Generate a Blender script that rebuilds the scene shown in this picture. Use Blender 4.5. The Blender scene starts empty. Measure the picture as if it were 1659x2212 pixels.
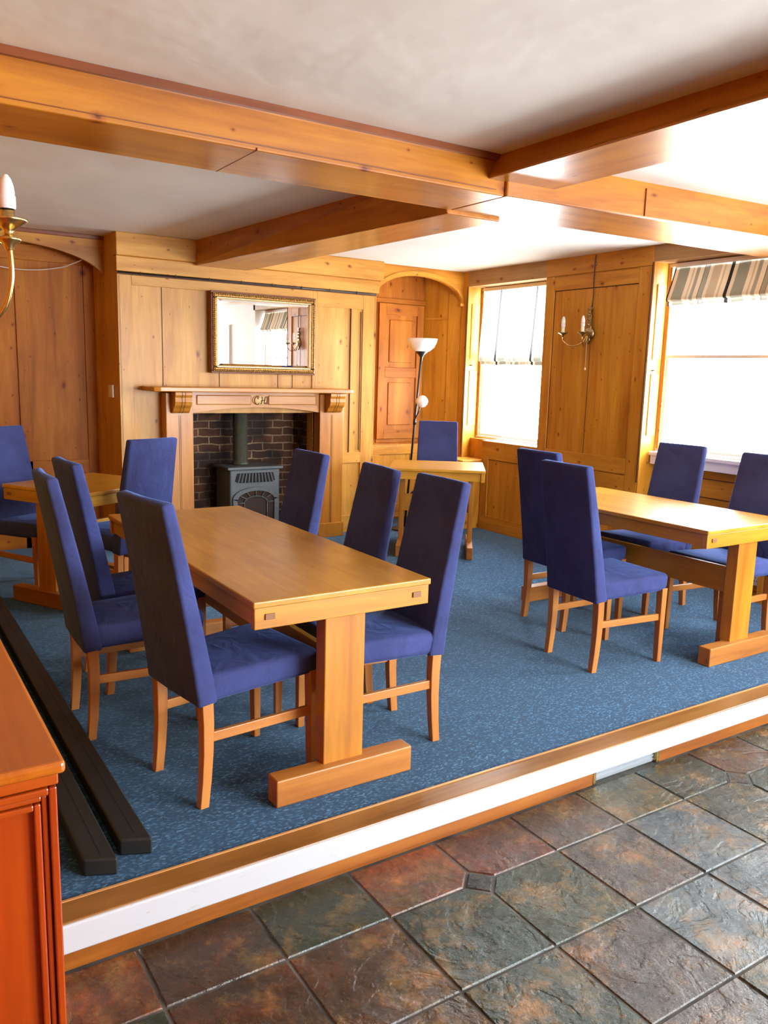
import bpy, bmesh, math, random
from mathutils import Vector, Matrix
random.seed(7)
S = bpy.context.scene
COL = S.collection
PI = math.pi

# ------------------------------------------------------------------ materials
def new_mat(name):
    m = bpy.data.materials.new(name); m.use_nodes = True
    nt = m.node_tree
    return m, nt, nt.nodes['Principled BSDF']

def nd(nt, typ, **kw):
    n = nt.nodes.new(typ)
    for k, v in kw.items():
        if k.startswith('in_'):
            key = k[3:]
            key = int(key) if key.isdigit() else key.replace('_', ' ')
            n.inputs[key].default_value = v
        else:
            setattr(n, k, v)
    return n

def ramp(nt, stops, interp='LINEAR'):
    r = nt.nodes.new('ShaderNodeValToRGB'); cr = r.color_ramp
    cr.interpolation = interp
    while len(cr.elements) < len(stops): cr.elements.new(0.5)
    for e, (p, c) in zip(cr.elements, stops):
        e.position = p; e.color = (*c, 1) if len(c) == 3 else c
    return r

def mix(nt, blend, fac, a, b):
    n = nt.nodes.new('ShaderNodeMix'); n.data_type = 'RGBA'; n.blend_type = blend
    L = nt.links
    for sock, v in ((n.inputs[0], fac), (n.inputs[6], a), (n.inputs[7], b)):
        if hasattr(v, 'is_output'): L.new(v, sock)
        elif isinstance(v, (int, float)): sock.default_value = v
        else: sock.default_value = (*v, 1)
    return n.outputs[2]

def simple(name, col, rough=0.5, metal=0.0, **kw):
    m, nt, b = new_mat(name)
    b.inputs['Base Color'].default_value = (*col, 1)
    b.inputs['Roughness'].default_value = rough
    b.inputs['Metallic'].default_value = metal
    for k, v in kw.items(): b.inputs[k.replace('_', ' ')].default_value = v
    return m

def wood(name, axis, light, mid, dark, rough=0.34, knots=0.0, coat=0.25, grain=1.0, rnd=True, bump=0.06, spec=0.4):
    """varnished wood, grain running along axis (0 x, 1 y, 2 z)"""
    m, nt, b = new_mat(name); L = nt.links
    tc = nd(nt, 'ShaderNodeTexCoord')
    oi = nd(nt, 'ShaderNodeObjectInfo')
    add = nd(nt, 'ShaderNodeVectorMath', operation='ADD')
    L.new(tc.outputs['Object'], add.inputs[0])
    if rnd:
        mu = nd(nt, 'ShaderNodeMath', operation='MULTIPLY', in_1=23.0)
        L.new(oi.outputs['Random'], mu.inputs[0]); L.new(mu.outputs[0], add.inputs[1])
    sc = [1.0, 1.0, 1.0]; sc[axis] = 0.09
    mp = nd(nt, 'ShaderNodeMapping'); mp.inputs['Scale'].default_value = sc
    L.new(add.outputs[0], mp.inputs[0])
    n1 = nd(nt, 'ShaderNodeTexNoise', in_Scale=9.0 * grain, in_Detail=6.0, in_Roughness=0.62, in_Distortion=0.6)
    L.new(mp.outputs[0], n1.inputs['Vector'])
    n2 = nd(nt, 'ShaderNodeTexNoise', in_Scale=60.0 * grain, in_Detail=3.0, in_Roughness=0.6)
    L.new(mp.outputs[0], n2.inputs['Vector'])
    n3 = nd(nt, 'ShaderNodeTexNoise', in_Scale=1.7, in_Detail=2.0)
    L.new(add.outputs[0], n3.inputs['Vector'])
    r = ramp(nt, [(0.28, dark), (0.5, mid), (0.72, light)])
    L.new(n1.outputs['Fac'], r.inputs[0])
    r2 = ramp(nt, [(0.3, (0.72, 0.66, 0.6)), (0.6, (1, 1, 1))]); L.new(n2.outputs['Fac'], r2.inputs[0])
    c = mix(nt, 'MULTIPLY', 0.45, r.outputs[0], r2.outputs[0])
    r3 = ramp(nt, [(0.3, (0.78, 0.74, 0.68)), (0.68, (1.08, 1.08, 1.08))]); L.new(n3.outputs['Fac'], r3.inputs[0])
    c = mix(nt, 'MULTIPLY', 0.7, c, r3.outputs[0])
    if knots:
        # knots lie in the face: across = sum of the two short axes, along = the grain
        sx = nd(nt, 'ShaderNodeSeparateXYZ'); L.new(add.outputs[0], sx.inputs[0])
        o2 = [k_ for k_ in range(3) if k_ != axis]
        ac = nd(nt, 'ShaderNodeMath', operation='ADD'); L.new(sx.outputs[o2[0]], ac.inputs[0]); L.new(sx.outputs[o2[1]], ac.inputs[1])
        al = nd(nt, 'ShaderNodeMath', operation='MULTIPLY', in_1=0.6); L.new(sx.outputs[axis], al.inputs[0])
        mk = nd(nt, 'ShaderNodeCombineXYZ'); L.new(ac.outputs[0], mk.inputs[0]); L.new(al.outputs[0], mk.inputs[1])
        nz = nd(nt, 'ShaderNodeTexNoise', in_Scale=18.0, in_Detail=2.0); L.new(add.outputs[0], nz.inputs['Vector'])
        mx = nd(nt, 'ShaderNodeMix', data_type='VECTOR'); mx.inputs[0].default_value = 0.02
        L.new(mk.outputs[0], mx.inputs[4]); L.new(nz.outputs['Color'], mx.inputs[5])
        v = nd(nt, 'ShaderNodeTexVoronoi', voronoi_dimensions='2D', in_Scale=knots, in_Randomness=1.0); L.new(mx.outputs[1], v.inputs['Vector'])
        sp = nd(nt, 'ShaderNodeSeparateColor'); L.new(v.outputs['Color'], sp.inputs[0])
        # each cell gets its own knot size, many get none
        sz = nd(nt, 'ShaderNodeMapRange'); sz.inputs[1].default_value = 0.45; sz.inputs[2].default_value = 1.0; sz.inputs[3].default_value = 5.0; sz.inputs[4].default_value = 1.0
        L.new(sp.outputs[0], sz.inputs[0])
        dv = nd(nt, 'ShaderNodeMath', operation='MULTIPLY'); L.new(v.outputs['Distance'], dv.inputs[0]); L.new(sz.outputs[0], dv.inputs[1])
        rk = ramp(nt, [(0.0, (0.12, 0.035, 0.012)), (0.055, (0.36, 0.15, 0.05)), (0.085, (0.70, 0.50, 0.32)), (0.2, (1, 1, 1))])
        L.new(dv.outputs[0], rk.inputs[0])
        c = mix(nt, 'MULTIPLY', 0.9, c, rk.outputs[0])
    L.new(c, b.inputs['Base Color'])
    b.inputs['Roughness'].default_value = rough
    b.inputs['Coat Weight'].default_value = coat; b.inputs['Specular IOR Level'].default_value = spec
    b.inputs['Coat Roughness'].default_value = 0.18
    bp = nd(nt, 'ShaderNodeBump', in_Strength=bump, in_Distance=0.01)
    L.new(n1.outputs['Fac'], bp.inputs['Height']); L.new(bp.outputs[0], b.inputs['Normal'])
    return m

PL, PM, PD = (0.60, 0.29, 0.036), (0.50, 0.21, 0.018), (0.34, 0.115, 0.007)
pineX = wood('pine_x', 0, PL, PM, PD, knots=7.0, coat=0.03, rough=0.42, spec=0.28)
pineY = wood('pine_y', 1, PL, PM, PD, knots=7.0, coat=0.03, rough=0.42, spec=0.28)
pineZ = wood('pine_z', 2, PL, PM, PD, knots=7.5, coat=0.03, rough=0.42, spec=0.28)
brsX = wood('breast_x', 0, (0.66, 0.36, 0.075), (0.57, 0.275, 0.045), (0.42, 0.165, 0.016), knots=7.0, coat=0.03, rough=0.42, spec=0.3)
brsZ = wood('breast_z', 2, (0.66, 0.36, 0.075), (0.57, 0.275, 0.045), (0.42, 0.165, 0.016), knots=6.0, coat=0.05, rough=0.4, spec=0.3)
darkgroove = simple('groove', (0.07, 0.02, 0.006), 0.7)
cupZ = wood('cupboard_z', 2, (0.45, 0.165, 0.012), (0.36, 0.11, 0.006), (0.23, 0.055, 0.002), knots=6.0, coat=0.0, rough=0.5, spec=0.16)
cupX = wood('cupboard_x', 0, (0.45, 0.165, 0.012), (0.36, 0.11, 0.006), (0.23, 0.055, 0.002), knots=6.0, coat=0.0, rough=0.5, spec=0.16)
greyY = wood('weathered_y', 1, (0.46, 0.28, 0.11), (0.36, 0.20, 0.07), (0.24, 0.12, 0.04), knots=6.0, coat=0.03, rough=0.5)
BL, BM, BD = (0.50, 0.195, 0.014), (0.41, 0.138, 0.007), (0.27, 0.072, 0.003)
beamX = wood('beam_x', 0, BL, BM, BD, knots=4.0, coat=0.4, rough=0.32)
beamY = wood('beam_y', 1, BL, BM, BD, knots=4.0, coat=0.4, rough=0.32)
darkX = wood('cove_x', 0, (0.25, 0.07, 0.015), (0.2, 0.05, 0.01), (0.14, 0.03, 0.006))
surZ = wood('surround_z', 2, (0.58, 0.245, 0.028), (0.49, 0.185, 0.016), (0.36, 0.115, 0.007))
surX = wood('surround_x', 0, (0.58, 0.245, 0.028), (0.49, 0.185, 0.016), (0.36, 0.115, 0.007))
oakX = wood('oak_x', 0, (0.56, 0.27, 0.022), (0.48, 0.205, 0.013), (0.37, 0.14, 0.007), rough=0.36, coat=0.25, grain=1.2)
oakY = wood('oak_y', 1, (0.60, 0.315, 0.032), (0.53, 0.25, 0.02), (0.43, 0.18, 0.011), rough=0.36, coat=0.25, grain=1.2)
oakZ = wood('oak_z', 2, (0.54, 0.235, 0.02), (0.45, 0.17, 0.012), (0.34, 0.11, 0.006), rough=0.38, coat=0.2, grain=1.2)
footM = wood('foot_x', 0, (0.50, 0.21, 0.04), (0.42, 0.155, 0.026), (0.30, 0.095, 0.014), rough=0.45, coat=0.05)
pegM = simple('tenon_peg', (0.22, 0.085, 0.02), 0.5)
legM = wood('beech_leg', 2, (0.54, 0.22, 0.05), (0.48, 0.18, 0.036), (0.39, 0.13, 0.022), rough=0.4, coat=0.15, grain=0.8)
legX = wood('beech_rail', 0, (0.54, 0.22, 0.05), (0.48, 0.18, 0.036), (0.39, 0.13, 0.022), rough=0.4, coat=0.15, grain=0.8)
cntX = wood('counter_x', 0, (0.44, 0.085, 0.006), (0.36, 0.055, 0.003), (0.24, 0.03, 0.002), rough=0.3, coat=0.4)
cntZ = wood('counter_z', 2, (0.40, 0.06, 0.003), (0.34, 0.042, 0.002), (0.24, 0.026, 0.001), rough=0.3, coat=0.4)
cntT = wood('counter_top', 1, (0.54, 0.17, 0.012), (0.46, 0.12, 0.007), (0.33, 0.07, 0.003), rough=0.3, coat=0.4, knots=1.4)
woodEdge = wood('worn_edge', 0, (0.62, 0.36, 0.16), (0.55, 0.28, 0.10), (0.42, 0.18, 0.05))

# fabric: velvety blue slip cover
def fabric():
    m, nt, b = new_mat('blue_velour'); L = nt.links
    tc = nd(nt, 'ShaderNodeTexCoord'); oi = nd(nt, 'ShaderNodeObjectInfo')
    n = nd(nt, 'ShaderNodeTexNoise', in_Scale=5.0, in_Detail=4.0, in_Roughness=0.6)
    L.new(tc.outputs['Object'], n.inputs['Vector'])
    r = ramp(nt, [(0.3, (0.036, 0.041, 0.122)), (0.7, (0.048, 0.062, 0.19))]); L.new(n.outputs['Fac'], r.inputs[0])
    w = nd(nt, 'ShaderNodeTexNoise', in_Scale=420.0, in_Detail=2.0); L.new(tc.outputs['Object'], w.inputs['Vector'])
    c = mix(nt, 'OVERLAY', 0.25, r.outputs[0], w.outputs['Color'])
    L.new(c, b.inputs['Base Color'])
    b.inputs['Roughness'].default_value = 0.88
    b.inputs['Specular IOR Level'].default_value = 0.15
    b.inputs['Sheen Weight'].default_value = 0.35
    b.inputs['Sheen Roughness'].default_value = 0.35
    b.inputs['Sheen Tint'].default_value = (0.22, 0.40, 1.0, 1)
    n2 = nd(nt, 'ShaderNodeTexNoise', in_Scale=9.0, in_Detail=2.0, in_Distortion=1.2); L.new(tc.outputs['Object'], n2.inputs['Vector'])
    bp = nd(nt, 'ShaderNodeBump', in_Strength=0.35, in_Distance=0.02); L.new(n2.outputs['Fac'], bp.inputs['Height'])
    bp2 = nd(nt, 'ShaderNodeBump', in_Strength=0.25, in_Distance=0.002); L.new(w.outputs['Fac'], bp2.inputs['Height'])
    L.new(bp.outputs[0], bp2.inputs['Normal']); L.new(bp2.outputs[0], b.inputs['Normal'])
    return m
fabM = fabric()

def carpet_mat():
    m, nt, b = new_mat('carpet_weave'); L = nt.links
    tc = nd(nt, 'ShaderNodeTexCoord')
    mp = nd(nt, 'ShaderNodeMapping'); mp.inputs['Rotation'].default_value = (0, 0, 0.0); mp.inputs['Scale'].default_value = (1, 1, 1)
    L.new(tc.outputs['Object'], mp.inputs[0])
    br = nd(nt, 'ShaderNodeTexBrick', in_Scale=54.0)
    br.inputs['Mortar Size'].default_value = 0.0; br.inputs['Brick Width'].default_value = 0.55; br.inputs['Row Height'].default_value = 0.27
    br.inputs['Color1'].default_value = (0, 0, 0, 1); br.inputs['Color2'].default_value = (1, 1, 1, 1)
    nz = nd(nt, 'ShaderNodeTexNoise', in_Scale=70.0, in_Detail=1.0); L.new(mp.outputs[0], nz.inputs['Vector'])
    mxv = nd(nt, 'ShaderNodeMix', data_type='VECTOR'); mxv.inputs[0].default_value = 0.012
    L.new(mp.outputs[0], mxv.inputs[4]); L.new(nz.outputs['Color'], mxv.inputs[5]); L.new(mxv.outputs[1], br.inputs['Vector'])
    r = ramp(nt, [(0.0, (0.002, 0.018, 0.050)), (0.5, (0.003, 0.026, 0.072)), (0.7, (0.009, 0.050, 0.115)), (0.9, (0.035, 0.105, 0.20)), (1.0, (0.085, 0.17, 0.28))])
    L.new(br.outputs['Color'], r.inputs[0])
    n = nd(nt, 'ShaderNodeTexNoise', in_Scale=1.3, in_Detail=4.0); L.new(tc.outputs['Object'], n.inputs['Vector'])
    r2 = ramp(nt, [(0.3, (0.8, 0.8, 0.8)), (0.7, (1.15, 1.15, 1.15))]); L.new(n.outputs['Fac'], r2.inputs[0])
    L.new(mix(nt, 'MULTIPLY', 0.8, r.outputs[0], r2.outputs[0]), b.inputs['Base Color'])
    b.inputs['Roughness'].default_value = 0.95; b.inputs['Specular IOR Level'].default_value = 0.1
    b.inputs['Sheen Weight'].default_value = 0.28; b.inputs['Sheen Tint'].default_value = (0.5, 0.75, 1, 1)
    bp = nd(nt, 'ShaderNodeBump', in_Strength=0.6, in_Distance=0.004); L.new(br.outputs['Color'], bp.inputs['Height'])
    L.new(bp.outputs[0], b.inputs['Normal'])
    return m
carpetM = carpet_mat()

def slate_mat():
    m, nt, b = new_mat('slate'); L = nt.links
    tc = nd(nt, 'ShaderNodeTexCoord'); at = nd(nt, 'ShaderNodeVertexColor', layer_name='tint')
    n = nd(nt, 'ShaderNodeTexNoise', in_Scale=7.0, in_Detail=8.0, in_Roughness=0.7, in_Distortion=0.3); L.new(tc.outputs['Object'], n.inputs['Vector'])
    n2 = nd(nt, 'ShaderNodeTexNoise', in_Scale=42.0, in_Detail=6.0, in_Roughness=0.75); L.new(tc.outputs['Object'], n2.inputs['Vector'])
    r = ramp(nt, [(0.34, (0.42, 0.60, 0.62)), (0.5, (1, 1, 1)), (0.64, (1.75, 1.2, 0.7))]); L.new(n.outputs['Fac'], r.inputs[0])
    n4 = nd(nt, 'ShaderNodeTexNoise', in_Scale=5.5, in_Detail=8.0, in_Roughness=0.75); L.new(tc.outputs['Object'], n4.inputs['Vector'])
    pm = ramp(nt, [(0.50, (0, 0, 0)), (0.66, (0.6, 0.6, 0.6))]); L.new(n4.outputs['Fac'], pm.inputs[0])
    c = mix(nt, 'MIX', pm.outputs[0], at.outputs['Color'], (0.24, 0.135, 0.035))
    c = mix(nt, 'MULTIPLY', 1.0, c, r.outputs[0])
    r2 = ramp(nt, [(0.3, (0.45, 0.45, 0.45)), (0.55, (1.05, 1.05, 1.05)), (0.75, (1.5, 1.4, 1.2))]); L.new(n2.outputs['Fac'], r2.inputs[0])
    c = mix(nt, 'MULTIPLY', 0.75, c, r2.outputs[0])
    L.new(c, b.inputs['Base Color'])
    rr = nd(nt, 'ShaderNodeMapRange'); rr.inputs[3].default_value = 0.17; rr.inputs[4].default_value = 0.36
    L.new(n2.outputs['Fac'], rr.inputs[0]); L.new(rr.outputs[0], b.inputs['Roughness'])
    b.inputs['Specular IOR Level'].default_value = 0.65
    # cleft layers: stepped noise
    n3 = nd(nt, 'ShaderNodeTexNoise', in_Scale=4.5, in_Detail=5.0, in_Roughness=0.55, in_Distortion=0.7); L.new(tc.outputs['Object'], n3.inputs['Vector'])
    st = ramp(nt, [(0.36, (0, 0, 0)), (0.40, (0.35, 0.35, 0.35)), (0.50, (0.42, 0.42, 0.42)), (0.53, (0.72, 0.72, 0.72)), (0.62, (0.8, 0.8, 0.8)), (0.65, (1, 1, 1))])
    L.new(n3.outputs['Fac'], st.inputs[0])
    bp = nd(nt, 'ShaderNodeBump', in_Strength=0.45, in_Distance=0.012); L.new(st.outputs[0], bp.inputs['Height'])
    bp2 = nd(nt, 'ShaderNodeBump', in_Strength=0.2, in_Distance=0.008); L.new(n2.outputs['Fac'], bp2.inputs['Height'])
    L.new(bp.outputs[0], bp2.inputs['Normal'])
    bp3 = nd(nt, 'ShaderNodeBump', in_Strength=0.35, in_Distance=0.03); L.new(n.outputs['Fac'], bp3.inputs['Height'])
    L.new(bp2.outputs[0], bp3.inputs['Normal']); L.new(bp3.outputs[0], b.inputs['Normal'])
    return m
slateM = slate_mat()

def noisy(name, c1, c2, scale, rough, bump=0.0, dist=0.01, detail=4.0):
    m, nt, b = new_mat(name); L = nt.links
    tc = nd(nt, 'ShaderNodeTexCoord')
    n = nd(nt, 'ShaderNodeTexNoise', in_Scale=scale, in_Detail=detail); L.new(tc.outputs['Object'], n.inputs['Vector'])
    r = ramp(nt, [(0.3, c1), (0.7, c2)]); L.new(n.outputs['Fac'], r.inputs[0]); L.new(r.outputs[0], b.inputs['Base Color'])
    b.inputs['Roughness'].default_value = rough
    if bump:
        bp = nd(nt, 'ShaderNodeBump', in_Strength=bump, in_Distance=dist); L.new(n.outputs['Fac'], bp.inputs['Height']); L.new(bp.outputs[0], b.inputs['Normal'])
    return m
groutM = noisy('grout', (0.018, 0.017, 0.015), (0.13, 0.13, 0.115), 7, 0.9)
plasterM = noisy('ceiling_plaster', (0.66, 0.63, 0.575), (0.72, 0.69, 0.635), 1.6, 0.75, 0.35, 0.05)
whiteWall = noisy('white_wall', (0.74, 0.74, 0.70), (0.8, 0.8, 0.77), 2.0, 0.8, 0.1)
whitePaint = noisy('white_gloss', (0.82, 0.82, 0.80), (0.88, 0.88, 0.87), 6.0, 0.35, 0.05)

def riser_mat():
    m, nt, b = new_mat('scuffed_white'); L = nt.links
    tc = nd(nt, 'ShaderNodeTexCoord')
    mp = nd(nt, 'ShaderNodeMapping'); mp.inputs['Scale'].default_value = (0.35, 1, 1.6); L.new(tc.outputs['Object'], mp.inputs[0])
    n = nd(nt, 'ShaderNodeTexNoise', in_Scale=30.0, in_Detail=6.0, in_Roughness=0.75); L.new(mp.outputs[0], n.inputs['Vector'])
    r = ramp(nt, [(0.0, (0.52, 0.53, 0.55)), (0.62, (0.50, 0.51, 0.53)), (0.68, (0.40, 0.36, 0.32)), (0.8, (0.2, 0.16, 0.12))]); L.new(n.outputs['Fac'], r.inputs[0])
    L.new(r.outputs[0], b.inputs['Base Color']); b.inputs['Roughness'].default_value = 0.4
    return m
riserM = riser_mat()

def brick_mat():
    m, nt, b = new_mat('sooty_brick'); L = nt.links
    tc = nd(nt, 'ShaderNodeTexCoord')
    sep = nd(nt, 'ShaderNodeSeparateXYZ'); L.new(tc.outputs['Object'], sep.inputs[0])
    a = nd(nt, 'ShaderNodeMath', operation='ADD'); L.new(sep.outputs[0], a.inputs[0]); L.new(sep.outputs[1], a.inputs[1])
    cb = nd(nt, 'ShaderNodeCombineXYZ'); L.new(a.outputs[0], cb.inputs[0]); L.new(sep.outputs[2], cb.inputs[1])
    br = nd(nt, 'ShaderNodeTexBrick', in_Scale=1.0)
    br.inputs['Brick Width'].default_value = 0.20; br.inputs['Row Height'].default_value = 0.068
    br.inputs['Mortar Size'].default_value = 0.007; br.inputs['Mortar Smooth'].default_value = 0.3
    br.inputs['Color1'].default_value = (0.115, 0.036, 0.011, 1); br.inputs['Color2'].default_value = (0.035, 0.012, 0.006, 1); br.inputs['Mortar'].default_value = (0.26, 0.17, 0.09, 1)
    nz = nd(nt, 'ShaderNodeTexNoise', in_Scale=9.0, in_Detail=3.0); L.new(tc.outputs['Object'], nz.inputs['Vector'])
    mxv = nd(nt, 'ShaderNodeMix', data_type='VECTOR'); mxv.inputs[0].default_value = 0.035
    L.new(cb.outputs[0], mxv.inputs[4]); L.new(nz.outputs['Color'], mxv.inputs[5]); L.new(mxv.outputs[1], br.inputs['Vector'])
    n = nd(nt, 'ShaderNodeTexNoise', in_Scale=3.2, in_Detail=5.0); L.new(tc.outputs['Object'], n.inputs['Vector'])
    r = ramp(nt, [(0.42, (0.06, 0.055, 0.04)), (0.56, (1, 1, 1))]); L.new(n.outputs['Fac'], r.inputs[0])
    L.new(mix(nt, 'MULTIPLY', 0.85, br.outputs['Color'], r.outputs[0]), b.inputs['Base Color'])
    b.inputs['Roughness'].default_value = 0.85
    bp = nd(nt, 'ShaderNodeBump', in_Strength=0.8, in_Distance=0.01, invert=True); L.new(br.outputs['Fac'], bp.inputs['Height']); L.new(bp.outputs[0], b.inputs['Normal'])
    return m
brickM = brick_mat()
stoveM = noisy('cast_iron', (0.055, 0.062, 0.066), (0.085, 0.095, 0.10), 60, 0.45, 0.1, 0.002)
sootM = simple('soot', (0.012, 0.011, 0.01), 0.9)
fireM = noisy('firebed', (0.03, 0.02, 0.015), (0.10, 0.05, 0.025), 8, 0.8)
logM = noisy('ceramic_log', (0.30, 0.25, 0.2), (0.65, 0.58, 0.5), 14, 0.9, 0.4)
brassM = noisy('aged_brass', (0.50, 0.33, 0.12), (0.66, 0.46, 0.18), 22, 0.26); brassM.node_tree.nodes['Principled BSDF'].inputs['Metallic'].default_value = 1
bronzeM = noisy('dark_brass', (0.20, 0.14, 0.07), (0.42, 0.30, 0.14), 45, 0.32); bronzeM.node_tree.nodes['Principled BSDF'].inputs['Metallic'].default_value = 1
goldM = noisy('gilt', (0.12, 0.05, 0.008), (0.32, 0.16, 0.035), 70, 0.4, 0.5, 0.005); goldM.node_tree.nodes['Principled BSDF'].inputs['Metallic'].default_value = 0.75
giltPale = simple('gilt_pale', (0.78, 0.55, 0.25), 0.3, 0.8)
mahogM = simple('frame_side', (0.16, 0.03, 0.012), 0.4)
mirrorM = simple('silvering', (0.93, 0.94, 0.93), 0.01, 1.0)
blackM = noisy('black_vinyl', (0.006, 0.007, 0.006), (0.012, 0.0125, 0.010), 9, 0.55, 0.05)
blackSeam = simple('black_seam', (0.006, 0.006, 0.006), 0.7)
blackMetal = simple('black_metal', (0.014, 0.012, 0.012), 0.38)
cableM = simple('black_cable', (0.02, 0.012, 0.01), 0.6)
creamM = simple('cream_plastic', (0.78, 0.70, 0.52), 0.4)
whitePl = simple('white_plastic', (0.82, 0.82, 0.82), 0.35)
cordM = simple('pale_cord', (0.70, 0.55, 0.42), 0.7)
greyPl = simple('grey_metal', (0.42, 0.45, 0.48), 0.4, 0.6)
inkM = simple('burnt_ink', (0.09, 0.015, 0.008), 0.7)
bulbM = simple('opal_bulb', (0.74, 0.73, 0.71), 0.22, 0.0, Subsurface_Weight=0.3)
opalM = simple('opal_glass', (0.94, 0.92, 0.88), 0.3, 0.0, Subsurface_Weight=0.3)

def glass_mat():
    m = bpy.data.materials.new('window_glass'); m.use_nodes = True; nt = m.node_tree; nt.nodes.clear()
    o = nd(nt, 'ShaderNodeOutputMaterial'); t = nd(nt, 'ShaderNodeBsdfTransparent'); g = nd(nt, 'ShaderNodeBsdfGlossy'); g.inputs['Roughness'].default_value = 0.02
    mx = nd(nt, 'ShaderNodeMixShader'); mx.inputs[0].default_value = 0.06
    nt.links.new(t.outputs[0], mx.inputs[1]); nt.links.new(g.outputs[0], mx.inputs[2]); nt.links.new(mx.outputs[0], o.inputs[0])
    return m
glassM = glass_mat()

def blind_mat(tl):
    m = bpy.data.materials.new('striped_blind'); m.use_nodes = True; nt = m.node_tree; nt.nodes.clear(); L = nt.links
    o = nd(nt, 'ShaderNodeOutputMaterial')
    tc = nd(nt, 'ShaderNodeTexCoord'); sep = nd(nt, 'ShaderNodeSeparateXYZ'); L.new(tc.outputs['Object'], sep.inputs[0])
    mu = nd(nt, 'ShaderNodeMath', operation='MULTIPLY', in_1=-2.0); L.new(sep.outputs[1], mu.inputs[0])
    fr = nd(nt, 'ShaderNodeMath', operation='FRACT'); L.new(mu.outputs[0], fr.inputs[0])
    cr, gy, dk, bg, gr = (0.76, 0.66, 0.52), (0.36, 0.34, 0.29), (0.035, 0.033, 0.032), (0.54, 0.45, 0.34), (0.32, 0.32, 0.26)
    st = [(0.0, gy), (0.055, cr), (0.13, dk), (0.137, gy), (0.215, dk), (0.222, cr), (0.28, bg), (0.42, cr), (0.46, bg), (0.49, cr), (0.57, dk), (0.625, cr), (0.68, gr), (0.87, cr), (0.93, bg), (0.96, cr)]
    r = ramp(nt, st, 'CONSTANT'); L.new(fr.outputs[0], r.inputs[0])
    d = nd(nt, 'ShaderNodeBsdfDiffuse'); t = nd(nt, 'ShaderNodeBsdfTranslucent')
    L.new(r.outputs[0], d.inputs[0]); L.new(r.outputs[0], t.inputs[0])
    mx = nd(nt, 'ShaderNodeMixShader'); mx.inputs[0].default_value = tl
    L.new(d.outputs[0], mx.inputs[1]); L.new(t.outputs[0], mx.inputs[2]); L.new(mx.outputs[0], o.inputs[0])
    return m
blindM, blindThin, blindMid = blind_mat(0.14), blind_mat(0.72), blind_mat(0.07)

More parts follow.
